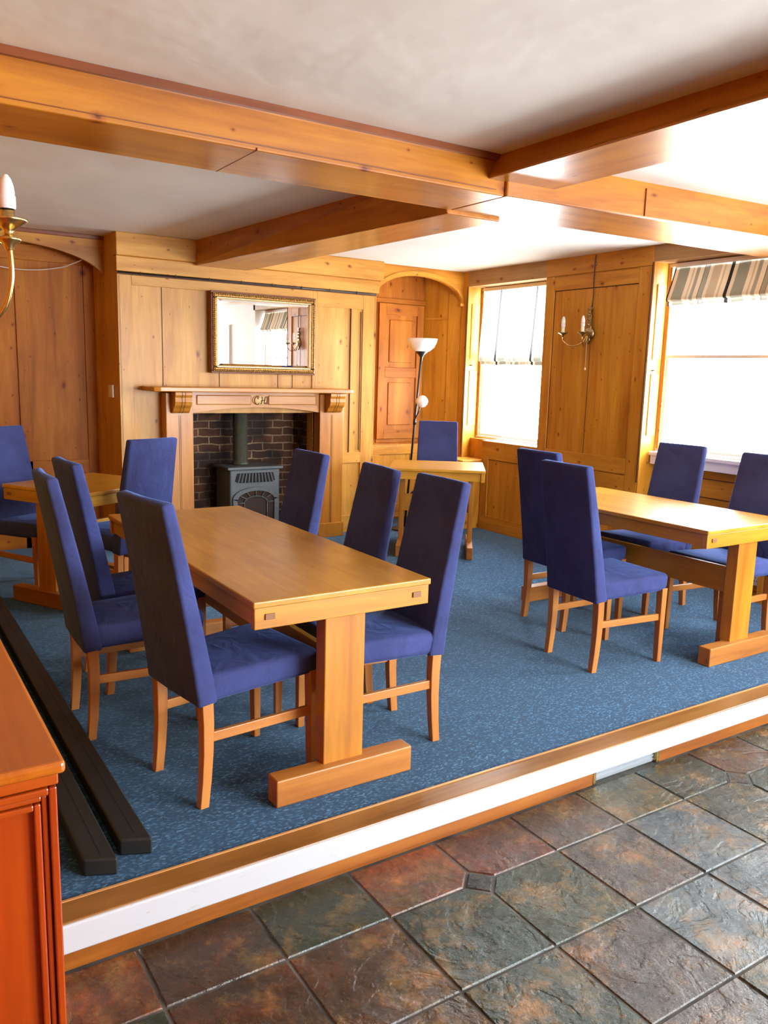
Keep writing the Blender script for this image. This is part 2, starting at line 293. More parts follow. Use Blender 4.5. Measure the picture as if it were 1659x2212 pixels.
# ------------------------------------------------------------------ mesh builder
class MB:
    def __init__(s): s.bm = bmesh.new()
    def _take(s, t, mi, smooth=False):
        for f in t.faces: f.material_index = mi; f.smooth = smooth
        me = bpy.data.meshes.new('tmp'); t.to_mesh(me); t.free(); s.bm.from_mesh(me); bpy.data.meshes.remove(me)
        return s
    def box(s, x0, x1, y0, y1, z0, z1, mi=0, bev=0.0, seg=2, mat=None):
        t = bmesh.new(); bmesh.ops.create_cube(t, size=1.0)
        bmesh.ops.scale(t, vec=(x1 - x0, y1 - y0, z1 - z0), verts=t.verts)
        bmesh.ops.translate(t, vec=((x0 + x1) / 2, (y0 + y1) / 2, (z0 + z1) / 2), verts=t.verts)
        if bev: bmesh.ops.bevel(t, geom=list(t.edges), offset=bev, segments=seg, affect='EDGES', profile=0.5)
        if mat: bmesh.ops.transform(t, matrix=mat, verts=t.verts)
        return s._take(t, mi)
    def hexa(s, p, mi=0, bev=0.0, seg=2, smooth=False):
        """eight corners: bottom ring 0-3, top ring 4-7"""
        t = bmesh.new(); v = [t.verts.new(q) for q in p]
        for f in ((3, 2, 1, 0), (4, 5, 6, 7), (0, 1, 5, 4), (1, 2, 6, 5), (2, 3, 7, 6), (3, 0, 4, 7)): t.faces.new([v[i] for i in f])
        bmesh.ops.recalc_face_normals(t, faces=t.faces)
        if bev: bmesh.ops.bevel(t, geom=list(t.edges), offset=bev, segments=seg, affect='EDGES', profile=0.5)
        return s._take(t, mi, smooth)
    def prism(s, pts, axis, a, b, mi=0, bev=0.0):
        """2d outline extruded along axis; the outline is in the two other axes in order"""
        t = bmesh.new()
        def P(u, v, w): return {0: (w, u, v), 1: (u, w, v), 2: (u, v, w)}[axis]
        lo = [t.verts.new(P(u, v, a)) for u, v in pts]; hi = [t.verts.new(P(u, v, b)) for u, v in pts]
        n = len(pts)
        t.faces.new(lo); t.faces.new(hi[::-1])
        for i in range(n): t.faces.new((lo[i], hi[i], hi[(i + 1) % n], lo[(i + 1) % n]))
        bmesh.ops.recalc_face_normals(t, faces=t.faces)
        if bev: bmesh.ops.bevel(t, geom=list(t.edges), offset=bev, segments=2, affect='EDGES', profile=0.5)
        return s._take(t, mi)
    def tube(s, pts, r, seg=10, mi=0):
        pts = [Vector(p) for p in pts]; t = bmesh.new(); rings = []
        n = len(pts); rr = r if isinstance(r, (list, tuple)) else [r] * n
        up = None
        for i, p in enumerate(pts):
            d = (pts[min(i + 1, n - 1)] - pts[max(i - 1, 0)]).normalized()
            if up is None:
                a = Vector((0, 0, 1)) if abs(d.z) < 0.9 else Vector((1, 0, 0)); up = (a - d * a.dot(d)).normalized()
            else: up = (up - d * up.dot(d)).normalized()
            sd = d.cross(up)
            rings.append([t.verts.new(p + (up * math.cos(2 * PI * k / seg) + sd * math.sin(2 * PI * k / seg)) * rr[i]) for k in range(seg)])
        for i in range(n - 1):
            for k in range(seg): t.faces.new((rings[i][k], rings[i][(k + 1) % seg], rings[i + 1][(k + 1) % seg], rings[i + 1][k]))
        t.faces.new(rings[0][::-1]); t.faces.new(rings[-1])
        bmesh.ops.recalc_face_normals(t, faces=t.faces)
        return s._take(t, mi, True)
    def lathe(s, prof, c=(0, 0, 0), seg=24, mi=0, mat=None):
        """(radius, height) profile turned about z"""
        t = bmesh.new(); rings = []
        for r, z in prof:
            if r < 1e-6: rings.append([t.verts.new((0, 0, z))])
            else: rings.append([t.verts.new((r * math.cos(2 * PI * k / seg), r * math.sin(2 * PI * k / seg), z)) for k in range(seg)])
        for a, b in zip(rings, rings[1:]):
            for k in range(seg):
                if len(a) == 1 and len(b) == 1: continue
                if len(a) == 1: t.faces.new((a[0], b[k], b[(k + 1) % seg]))
                elif len(b) == 1: t.faces.new((a[k], a[(k + 1) % seg], b[0]))
                else: t.faces.new((a[k], a[(k + 1) % seg], b[(k + 1) % seg], b[k]))
        bmesh.ops.recalc_face_normals(t, faces=t.faces)
        if mat: bmesh.ops.transform(t, matrix=mat, verts=t.verts)
        bmesh.ops.translate(t, vec=c, verts=t.verts)
        return s._take(t, mi, True)
    def post(s, rings, mi=0, bev=0.003):
        t = bmesh.new(); R = []
        for x, y, z, r in rings: R.append([t.verts.new(p) for p in ((x - r, y - r, z), (x + r, y - r, z), (x + r, y + r, z), (x - r, y + r, z))])
        le = []
        for a, b in zip(R, R[1:]):
            for k in range(4): t.faces.new((a[k], a[(k + 1) % 4], b[(k + 1) % 4], b[k]))
        t.faces.new(R[0][::-1]); t.faces.new(R[-1])
        bmesh.ops.recalc_face_normals(t, faces=t.faces)
        for a, b in zip(R, R[1:]): le += [t.edges.get((a[k], b[k])) for k in range(4)]
        bmesh.ops.bevel(t, geom=le, offset=bev, segments=2, affect='EDGES', profile=0.5)
        return s._take(t, mi)
    def done(s, name, mats, parent=None, loc=None):
        me = bpy.data.meshes.new(name); s.bm.to_mesh(me); s.bm.free()
        for m in (mats if isinstance(mats, (list, tuple)) else [mats]): me.materials.append(m)
        o = bpy.data.objects.new(name, me); COL.objects.link(o)
        if parent: o.parent = parent
        if loc: o.location = loc
        return o

def tag(o, label, cat, group=None):
    o['label'] = label; o['category'] = cat
    if group: o['group'] = group
    return o
def thing(name, label, cat, loc=(0, 0, 0), rz=0.0, group=None):
    o = bpy.data.objects.new(name, None); COL.objects.link(o); o.empty_display_size = 0.1
    o.location = loc; o.rotation_euler = (0, 0, rz)
    return tag(o, label, cat, group)
def struct(o, label=None, cat=None):
    o['kind'] = 'structure'
    if label: o['label'] = label; o['category'] = cat
    return o
def dup(root, loc, rz, label):
    r = root.copy(); COL.objects.link(r); r.location = loc; r.rotation_euler = (0, 0, rz); r['label'] = label
    for ch in list(root.children):
        c = ch.copy(); COL.objects.link(c); c.parent = r
        for g in list(ch.children):
            d = g.copy(); COL.objects.link(d); d.parent = c
    return r

# ------------------------------------------------------------------ setting
ZC, ZS = 2.505, -0.15            # ceiling, slate level (carpet is 0)
XW = 5.15                        # window wall, room face
YB = 6.57                        # chimney breast face

b = MB(); b.box(-0.10, 5.6, 2.225, 7.4, -0.12, 0.0)
struct(b.done('floor_carpet', carpetM), 'raised floor covered in flecked blue carpet', 'floor')

# slate floor, every tile a clipped square of its own tint
PAL = {'r': (0.30, 0.135, 0.036), 'o': (0.37, 0.185, 0.030), 'b': (0.22, 0.135, 0.036), 'g': (0.10, 0.155, 0.078), 't': (0.078, 0.155, 0.125),
       'm': (0.20, 0.15, 0.10), 'u': (0.20, 0.25, 0.27), 'd': (0.17, 0.125, 0.05), 'l': (0.23, 0.20, 0.065)}
gx = [0.57 + 0.352 * (i - 2) for i in range(0, 17)]
gy = [2.125, 1.865, 1.51, 1.16] + [1.16 - 0.352 * k for k in range(1, 12)]
rows = ['gobgorblgbgumug', 'rgbbtgmugtmugbg', 'gmbbtmuuuuugmtu', 'bogobmtuuumugbt']
ins = {(5, 1), (9, 1), (3, 3), (11, 3), (7, 4)}
b = MB(); b.box(-0.6, 5.6, -3.1, 2.26, ZS - 0.1, ZS - 0.004, 0)
bm = b.bm
lay = bm.loops.layers.color.new('tint')
for f in bm.faces:
    for l in f.loops: l[lay] = (0.2, 0.2, 0.18, 1)
def tile(pts, col):
    cx_ = sum(p[0] for p in pts) / len(pts); cy_ = sum(p[1] for p in pts) / len(pts)
    dz = random.uniform(-0.0012, 0.0012)
    lo = [bm.verts.new((p[0], p[1], ZS - 0.005)) for p in pts]
    k = 0.006
    hi = []
    for p in pts:
        d = math.hypot(p[0] - cx_, p[1] - cy_); q = 1 - k / d
        hi.append(bm.verts.new((cx_ + (p[0] - cx_) * q, cy_ + (p[1] - cy_) * q, ZS + dz)))
    fs = [bm.faces.new(hi)]
    for i in range(len(pts)): fs.append(bm.faces.new((lo[i], lo[(i + 1) % len(pts)], hi[(i + 1) % len(pts)], hi[i])))
    for f in fs:
        f.material_index = 1
        for l in f.loops: l[lay] = (*col, 1)
GAP, CL = 0.0035, 0.062
for j in range(len(gy) - 1):
    for i in range(len(gx) - 1):
        x0, x1, y1, y0 = gx[i] + GAP, gx[i + 1] - GAP, gy[j] - GAP, gy[j + 1] + GAP
        pts = []
        for (x, y, ii, jj, sx, sy, order) in ((x0, y0, i, j + 1, 1, 1, 0), (x1, y0, i + 1, j + 1, -1, 1, 1), (x1, y1, i + 1, j, -1, -1, 0), (x0, y1, i, j, 1, -1, 1)):
            if (ii, jj) in ins:
                a = [(x, y + sy * CL), (x + sx * CL, y)]
                pts += a if order == 0 else a[::-1]
            else: pts.append((x + random.uniform(-.001, .001), y + random.uniform(-.001, .001)))
        code = rows[j][i] if j < 4 and i < 15 else random.choice('rogbtmudl')
        c = PAL[code]; k = random.uniform(0.88, 1.12)
        tile(pts, tuple(v * k for v in c))
for (i, j) in ins:
    x, y, r_ = gx[i], gy[j], CL - 0.004
    tile([(x - r_, y), (x, y - r_), (x + r_, y), (x, y + r_)], (0.10, 0.11, 0.095))
struct(b.done('floor_slate', [groutM, slateM]), 'lower floor of mottled slate tiles', 'floor')

# step edge
b = MB()
b.box(0.0, 5.6, 2.125, 2.222, -0.02, 0.001, 0, 0.004)
b.box(0.0, 5.6, 2.218, 2.226, -0.02, 0.004, 1)
st = struct(b.done('trim_1', [wood('nosing', 0, (0.33, 0.16, 0.04), (0.25, 0.105, 0.02), (0.13, 0.05, 0.008), rough=0.36, coat=0.15), woodEdge]), 'worn brown wooden nosing along the carpeted step edge', 'trim')
b = MB(); b.box(0.0, 5.6, 2.117, 2.23, -0.09, -0.003, 0, 0.006, 3)
struct(b.done('trim_2', riserM), 'scuffed white board on the face of the step', 'trim')
b = MB(); b.box(0.0, 2.452, 2.133, 2.23, ZS, -0.088, 0); b.box(2.845, 5.6, 2.133, 2.23, ZS, -0.088, 0); b.box(2.45, 2.85, 2.175, 2.23, ZS, -0.088, 0)
struct(b.done('trim_3', wood('kick_board', 0, (0.36, 0.125, 0.015), (0.28, 0.085, 0.009), (0.14, 0.035, 0.004), rough=0.4, coat=0.1)), 'brown kick board below the white step face', 'trim')
v = thing('step_vent', 'grey metal grille set into the kick board of the step', 'vent', (2.65, 2.15, ZS))
b = MB(); b.box(-0.2, 0.2, 0.0, 0.008, 0.002, 0.06)
for k in range(3): b.box(-0.2, 0.2, -0.004, 0.002, 0.012 + 0.016 * k, 0.018 + 0.016 * k)
b.done('plate', greyPl, v)
for s_ in (-1, 1):
    b = MB(); b.box(s_ * 0.198 - 0.008, s_ * 0.198 + 0.008, -0.02, 0.006, 0.0, 0.062, 0, 0.002); b.done('bracket', brassM, v)

# ceiling
b = MB(); b.box(-0.6, 5.6, -3.2, 7.4, ZC, ZC + 0.12)
struct(b.done('ceiling', plasterM), 'off white plaster ceiling between the beams', 'ceiling')

# beams
def beam(name, foot, top, mats, label, cove=None):
    b = MB()
    b.hexa(foot + top, 0, 0.008)
    if cove:
        for q in cove: b.hexa(q, 1)
    return struct(b.done(name, mats), label, 'beam')
zt, zb = ZC + 0.01, 2.33
def bxs(x0, x1, y0, y1, z0, z1): return [(x0, y0, z0), (x1, y0, z0), (x1, y1, z0), (x0, y1, z0), (x0, y0, z1), (x1, y0, z1), (x1, y1, z1), (x0, y1, z1)]
def bx8(p0, p1, p2, p3, z0, z1): return [(p0[0], p0[1], z0), (p1[0], p1[1], z0), (p2[0], p2[1], z0), (p3[0], p3[1], z0)], [(p0[0], p0[1], z1), (p1[0], p1[1], z1), (p2[0], p2[1], z1), (p3[0], p3[1], z1)]
f_, t_ = bx8((-0.1, 3.055), (2.62, 3.075), (2.62, 3.50), (-0.1, 3.48), zb, zt)
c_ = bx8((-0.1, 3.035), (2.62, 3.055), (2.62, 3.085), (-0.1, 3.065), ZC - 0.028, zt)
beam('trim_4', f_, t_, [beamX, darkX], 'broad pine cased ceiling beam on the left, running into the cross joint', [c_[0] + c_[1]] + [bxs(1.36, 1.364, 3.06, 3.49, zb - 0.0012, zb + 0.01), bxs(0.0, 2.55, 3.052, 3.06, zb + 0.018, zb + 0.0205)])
f_, t_ = bx8((2.62, 3.06), (5.15, 2.885), (5.15, 3.40), (2.62, 3.51), zb, zt)
beam('trim_5', f_, t_, [beamX, darkX], 'pale pine cased ceiling beam running from the cross joint to the window wall', [bxs(3.50, 3.504, 2.992, 3.02, zb + 0.008, ZC - 0.03)])
f_, t_ = bx8((2.53, 3.08), (2.47, -3.1), (2.86, -3.1), (2.91, 3.08), 2.395, zt)
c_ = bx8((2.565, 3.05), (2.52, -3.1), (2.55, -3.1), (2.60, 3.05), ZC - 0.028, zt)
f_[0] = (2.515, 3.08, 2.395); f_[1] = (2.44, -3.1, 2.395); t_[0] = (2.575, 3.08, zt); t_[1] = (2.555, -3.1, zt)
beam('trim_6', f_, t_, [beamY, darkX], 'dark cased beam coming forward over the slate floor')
f_, t_ = bx8((2.36, 6.52), (2.60, 3.49), (2.95, 3.49), (2.82, 6.52), 2.31, zt)
t_[0] = (2.37, 6.52, zt); t_[1] = (2.56, 3.49, zt)
beam('trim_7', f_, t_, [beamY, darkX], 'pine cased beam running from the main beam to the chimney breast')

# chimney breast wall -------------------------------------------------
def rail_set(b, plane, boxes, mi, d=0.012):
    for q in boxes: b.box(*q, mi, 0.003)
b = MB()
# backing panels (0 = pine vertical), rails (1 = pine horizontal), grooves (2)
b.box(1.755, 2.31, YB + 0.012, YB + 0.12, 0, ZC, 0); b.box(3.47, 4.115, YB + 0.012, YB + 0.12, 0, ZC, 0); b.box(2.31, 3.47, YB + 0.012, YB + 0.12, 1.13, ZC, 0)
b.hexa([(1.755, YB, 0), (1.775, YB, 0), (1.775, 7.12, 0), (1.70, 7.12, 0), (1.755, YB, ZC), (1.775, YB, ZC), (1.775, 7.12, ZC), (1.70, 7.12, ZC)], 0)
b.box(4.095, 4.115, YB, 7.02, 0, ZC, 0)
P0 = YB; P1 = YB + 0.02
for x0, x1 in ((1.757, 1.865), (3.455, 3.50), (3.975, 4.113)): b.box(x0, x1, P0, P1, 0.0 if x0 < 1.8 or x0 > 3.9 else 1.30, 2.20, 0, 0.003)
b.box(1.865, 3.455, P0, P1, 2.125, 2.20, 1, 0.003); b.box(3.50, 3.975, P0, P1, 2.07, 2.20, 1, 0.003)
b.box(3.72, 3.975, P0, P1, 0.66, 0.76, 1, 0.003); b.box(3.72, 3.975, P0, P1, 0.0, 0.16, 1, 0.003); b.box(1.865, 2.09, P0, P1, 0.0, 0.16, 1, 0.003)
for x in (2.10, 2.58, 3.12, 3.26): b.box(x, x + 0.006, YB + 0.009, YB + 0.02, 1.30, 2.125, 2)
b.box(3.845, 3.852, YB - 0.001, YB + 0.02, 0.76, 2.07, 2); b.box(3.95, 3.957, YB - 0.003, YB + 0.004, 0.78, 2.05, 2)
b.box(1.758, 4.112, YB - 0.006, YB + 0.02, 2.2, 2.222, 2)
b.box(1.745, 4.13, 6.545, YB + 0.05, 2.222, 2.335, 1, 0.004); b.box(1.735, 4.15, 6.50, YB + 0.05, 2.335, ZC, 1, 0.006)
struct(b.done('wall_fireplace', [brsZ, brsX, darkgroove]), 'panelled pine chimney breast behind the mirror and mantel', 'wall')
rl = thing('picture_rail', 'thin dark picture rail with hooks above the gilt mirror', 'picture rail', (2.93, 6.553, 2.214))
b = MB(); b.tube([(-1.17, 0, 0), (1.17, 0, 0)], 0.006, 8); b.done('rod', blackMetal, rl)
for k in range(8):
    x = -1.0 + 0.28 * k
    b = MB(); b.tube([(x, 0.012, 0.026), (x, -0.006, 0.018), (x, -0.009, 0.0), (x, -0.004, -0.010), (x, 0.004, -0.009)], 0.0028, 6); b.done('hook', blackMetal, rl)

# firebox
b = MB()
b.box(2.10, 3.68, 6.98, 7.1, 0, 1.125, 0); b.box(2.12, 2.30, 6.58, 7.0, 0, 1.125, 0); b.box(3.475, 3.66, 6.58, 7.0, 0, 1.125, 0); b.box(2.12, 3.66, 6.70, 7.0, 1.125, 1.6, 1)
struct(b.done('wall_firebox', [brickM, sootM]), 'sooty brick lining of the fireplace opening', 'wall')
b = MB(); b.box(2.30, 3.475, 6.30, 7.0, 0.0, 0.025, 0, 0.004)
struct(b.done('trim_8', noisy('hearth', (0.06, 0.055, 0.05), (0.11, 0.10, 0.09), 12, 0.6)), 'dark hearth slab under the stove', 'hearth')

# alcove walls ---------------------------------------------------------
b = MB()
b.box(0.0, 1.75, 7.1, 7.2, 0, ZC, 0)
for x0, x1 in ((0.05, 0.22), (1.10, 1.18), (1.62, 1.712)): b.box(x0, x1, 7.085, 7.11, 0, 2.3, 0, 0.003)
b.box(0.22, 1.62, 7.085, 7.11, 0.58, 0.72, 1, 0.003); b.box(0.22, 1.62, 7.085, 7.11, 0, 0.15, 1, 0.003); b.box(0.05, 1.712, 7.08, 7.11, 2.3, 2.42, 1, 0.003)
b.box(0.80, 0.803, 7.099, 7.105, 0.72, 2.3, 2)
struct(b.done('wall_left_alcove', [cupZ, cupX, darkgroove]), 'darker pine boarding at the back of the left alcove', 'wall')
def arch_board(b, x0, x1, y0, y1, cx, a, zs, zc, ztop, mi, n=28):
    pts = [(x0, ztop), (x0, zs - 0.02), (cx - a, zs - 0.02)]
    for k in range(n + 1):
        t = PI - PI * k / n
        pts.append((cx + a * math.cos(t), zs + (zc - zs) * math.sin(t)))
    pts += [(cx + a, zs - 0.02), (x1, zs - 0.02), (x1, ztop)]
    # split in strips so that the outline stays planar and convex per face
    t = bmesh.new(); top = []; bot = []
    xs = [x0, cx - a] + [cx + a * math.cos(PI - PI * k / n) for k in range(n + 1)] + [cx + a, x1]
    zz = [zs - 0.02, zs - 0.02] + [zs + (zc - zs) * math.sin(PI - PI * k / n) for k in range(n + 1)] + [zs - 0.02, zs - 0.02]
    V = [[(t.verts.new((x, y, ztop)), t.verts.new((x, y, z))) for x, z in zip(xs, zz)] for y in (y0, y1)]
    m = len(xs)
    for i in range(m - 1):
        if abs(xs[i + 1] - xs[i]) > 1e-6:
            t.faces.new((V[0][i][0], V[0][i][1], V[0][i + 1][1], V[0][i + 1][0])); t.faces.new((V[1][i][0], V[1][i + 1][0], V[1][i + 1][1], V[1][i][1]))
            t.faces.new((V[0][i][0], V[0][i + 1][0], V[1][i + 1][0], V[1][i][0]))
        t.faces.new((V[0][i][1], V[1][i][1], V[1][i + 1][1], V[0][i + 1][1]))
    t.faces.new((V[0][0][0], V[1][0][0], V[1][0][1], V[0][0][1])); t.faces.new((V[0][-1][0], V[0][-1][1], V[1][-1][1], V[1][-1][0]))
    bmesh.ops.remove_doubles(t, verts=t.verts, dist=1e-5); bmesh.ops.recalc_face_normals(t, faces=t.faces)
    b._take(t, mi)
b = MB(); arch_board(b, 0.04, 1.775, 6.85, 6.89, 0.93, 0.80, 2.17, 2.415, ZC, 0); b.box(0.04, 1.775, 6.835, 6.86, ZC - 0.03, ZC, 1, 0.004)
struct(b.done('trim_9', [pineX, darkX]), 'wide flat wooden arch over the left alcove', 'arch')
b = MB()
b.box(4.115, 5.2, 7.0, 7.1, 0, ZC, 0)
b.box(4.12, 4.98, 6.985, 7.01, 2.19, 2.235, 1, 0.004)
struct(b.done('wall_right_alcove', [cupZ, cupX]), 'pine boarding at the back of the right alcove', 'wall')
b = MB()
def slanty(x0y0, x1y1, z0, z1, off, th):
    (xa, ya), (xb, yb) = x0y0, x1y1
    dx, dy = xb - xa, yb - ya; l = math.hypot(dx, dy); nx, ny = dy / l, -dx / l
    if nx > 0: nx, ny = -nx, -ny
    A = [(xa + nx * off, ya + ny * off), (xb + nx * off, yb + ny * off), (xb - nx * th, yb - ny * th), (xa - nx * th, ya - ny * th)]
    return [(*p, z0) for p in A] + [(*p, z1) for p in A]
sa, sb = (4.965, 7.0), (5.15, 6.62)
lerp = lambda k: (sa[0] + (sb[0] - sa[0]) * k, sa[1] + (sb[1] - sa[1]) * k)
b.hexa(slanty(sa, sb, 0, ZC, 0, 0.06), 0)
b.hexa(slanty(lerp(0.68), sb, 0, 2.3, 0.012, 0), 0, 0.003)
b.hexa(slanty(lerp(0.02), lerp(0.66), 2.05, 2.07, 0.012, 0), 1, 0.003); b.hexa(slanty(lerp(0.02), lerp(0.66), 0.93, 0.96, 0.012, 0), 1, 0.003)
struct(b.done('wall_alcove_side', [pineZ, pineX]), 'narrow slanting pine side of the right alcove', 'wall')
b = MB(); arch_board(b, 4.11, 5.152, 6.60, 6.64, 4.63, 0.495, 2.205, 2.425, ZC, 0)
# archivolt band on the face
n = 26; ring = []
for k in range(n + 1):
    t = PI - PI * k / n; ring.append((4.63 + 0.50 * math.cos(t), 2.205 + 0.223 * math.sin(t), 4.63 + 0.535 * math.cos(t), 2.205 + 0.262 * math.sin(t)))
for p, q in zip(ring, ring[1:]):
    x = lambda v: min(max(v, 4.117), 5.149)
    b.hexa([(x(p[0]), 6.588, p[1]), (x(q[0]), 6.588, q[1]), (x(q[0]), 6.605, q[1]), (x(p[0]), 6.605, p[1]), (x(p[2]), 6.588, p[3]), (x(q[2]), 6.588, q[3]), (x(q[2]), 6.605, q[3]), (x(p[2]), 6.605, p[3])], 0)
b.box(5.10, 5.15, 6.57, 6.62, 2.175, 2.205, 0, 0.008)
struct(b.done('trim_10', [pineX]), 'small pine arch over the corner alcove with the floor lamp', 'arch')

# alcove cupboard door
d = bpy.data.objects.new('door_1', None); COL.objects.link(d); d['kind'] = 'structure'; d['label'] = 'tall reddish panelled cupboard door in the right alcove'; d['category'] = 'cupboard door'
d.location = (4.71, 6.99, 0)
b = MB(); b.box(-0.30, 0.24, 0, 0.02, 0.80, 2.19, 0, 0.004)
for q in ((-0.30, -0.22), (0.16, 0.24)): b.box(q[0], q[1], -0.016, 0.004, 0.84, 2.185, 0, 0.003)
for z0, z1 in ((0.84, 0.93), (1.46, 1.56), (2.08, 2.185)): b.box(-0.22, 0.16, -0.016, 0.004, z0, z1, 1, 0.003)
b.box(-0.17, 0.11, -0.010, 0.004, 0.98, 1.41, 0, 0.006); b.box(-0.17, 0.11, -0.010, 0.004, 1.61, 2.03, 0, 0.006)
b.done('upper_leaf', [cupZ, cupX], d)
b = MB(); b.box(-0.40, 0.24, -0.02, 0.02, 0.02, 0.78, 0, 0.004); b.box(-0.36, 0.20, -0.032, -0.018, 0.68, 0.76, 1, 0.003); b.box(-0.36, -0.27, -0.032, -0.018, 0.08, 0.68, 0, 0.003); b.box(0.11, 0.20, -0.032, -0.018, 0.08, 0.68, 0, 0.003); b.box(-0.27, 0.11, -0.032, -0.018, 0.08, 0.16, 1, 0.003)
b.done('lower_leaf', [pineZ, pineX], d)
b = MB(); b.lathe([(0, 0), (0.006, 0.001), (0.006, 0.012), (0.014, 0.018), (0.012, 0.028), (0, 0.03)], (0.13, -0.03, 0.60), 12, 0, Matrix.Rotation(PI / 2, 4, 'X')); b.done('knob', blackMetal, d)

# window wall ----------------------------------------------------------
XO = 5.42
W = [(5.43, 6.53, 0.88, 2.36), (3.18, 4.285, 0.95, 2.385), (1.36, 2.47, 0.95, 2.385), (-2.95, -0.70, 0.35, 2.385)]
b = MB()
# 0 vertical pine, 1 pine along y, 2 weathered, 3 groove
b.box(XW + 0.012, XO, 4.285, 5.43, 0, ZC, 0); b.box(XW, XO, 6.53, 6.66, 0, ZC, 0); b.box(XW + 0.012, XO, 2.47, 3.18, 0, ZC, 0)
b.box(XW, XO, 5.43, 6.53, 2.36, ZC, 2); b.box(XW, XO, 2.47, 4.285, 2.385, ZC, 2); b.box(XW, XO, 1.30, 2.47, 2.385, ZC, 2)
b.box(XW + 0.012, XO, 5.43, 6.20, 0, 0.875, 0); b.box(XW + 0.1, XO, 6.20, 6.53, 0, 0.875, 0)
b.box(XW + 0.17, XO, 3.18, 4.285, 0, 0.935, 1); b.box(XW + 0.05, XO, 1.30, 2.47, -0.15, 0.935, 1)
# middle pier panelling
def yz(b, y0, y1, z0, z1, mi, d=0.012, bv=0.003, back=0.02): b.box(XW + 0.012 - d, XW + back, y0, y1, z0, z1, mi, bv)
for (ya, yb) in ((4.285, 5.43), (2.47, 3.18)):
    yz(b, yb - 0.105, yb, 0, 2.36, 0); yz(b, ya, ya + 0.125, 0, 2.36, 0)
    yz(b, ya + 0.125, yb - 0.105, 2.24, 2.352, 1); yz(b, ya + 0.125, yb - 0.105, 0.75, 0.875, 1); yz(b, ya, yb, 2.362, ZC, 1, 0.014)
    yz(b, ya + 0.125, yb - 0.105, 0.56, 0.74, 1); yz(b, ya + 0.125, yb - 0.105, 0, 0.14, 1)
    m_ = (ya + yb) / 2 + 0.02
    b.box(XW + 0.010, XW + 0.02, m_, m_ + 0.005, 0.875, 2.24, 3)
    b.box(XW + 0.0105, XW + 0.02, yb - 0.112, yb - 0.105, 0.875, 2.24, 3); b.box(XW + 0.0105, XW + 0.02, ya + 0.125, yb - 0.105, 2.233, 2.241, 3)
# dado under window_1
yz(b, 5.43, 6.20, 0.70, 0.875, 1, 0.012); yz(b, 5.43, 5.52, 0.10, 0.70, 0); yz(b, 6.10, 6.20, 0.10, 0.70, 0); yz(b, 5.43, 6.20, 0, 0.14, 1, 0.014)
b.box(XW + 0.0005, XW + 0.02, 5.45, 6.18, 0.765, 0.769, 3); b.box(XW + 0.008, XW + 0.02, 5.52, 6.10, 0.694, 0.70, 3)
# boards under window_2
for z in (0.30, 0.50, 0.64, 0.78): b.box(XW + 0.165, XW + 0.18, 3.19, 4.28, z, z + 0.006, 3)
b.box(XW + 0.15, XW + 0.19, 3.18, 4.285, 0, 0.14, 1, 0.004)
# shutter linings of the reveals
for (ya, yb, zs, zl) in W[:3]:
    b.box(XW + 0.002, XO - 0.06, yb - 0.014, yb + 0.002, 0.0 if ya > 3 else zs, zl, 0)
    b.box(XW + 0.05, XO - 0.12, yb - 0.022, yb - 0.012, zs + 0.12, 1.55, 0, 0.003); b.box(XW + 0.05, XO - 0.12, yb - 0.022, yb - 0.012, 1.66, zl - 0.16, 0, 0.003)
    b.box(XW - 0.004, XW + 0.012, yb - 0.006, yb + 0.004, 0.7, zl, 3)
struct(b.done('wall_windows', [pineZ, pineY, greyY, darkgroove]), 'panelled pine window wall', 'wall')
b = MB()
b.box(XW, XO, -0.70, 1.36, ZS, ZC); b.box(XW, XO, -3.1, -2.95, ZS, ZC); b.box(XW, XO, -2.95, -0.70, 2.385, ZC); b.box(XW, XO, -2.95, -0.70, ZS, 0.35)
struct(b.done('wall_right', whiteWall), 'white plaster wall reflected in the mirror', 'wall')
b = MB(); b.box(XW - 0.02, XW + 0.01, -0.45, 0.37, ZS, 2.14, 0, 0.004); b.box(XW - 0.012, XW + 0.01, -0.45, 0.37, 2.14, 2.20, 1); b.box(XW - 0.03, XW + 0.01, 0.372, 0.40, ZS, 2.2, 0, 0.003)
struct(b.done('door_2', [whitePaint, darkX]), 'white flush door reflected in the mirror', 'door')
b = MB(); b.box(4.93, XW + 0.09, 6.21, 6.6, 0, 0.68, 0, 0.004)
struct(b.done('trim_11', [pineZ]), 'low pine boxing in the corner beside the first window', 'trim')

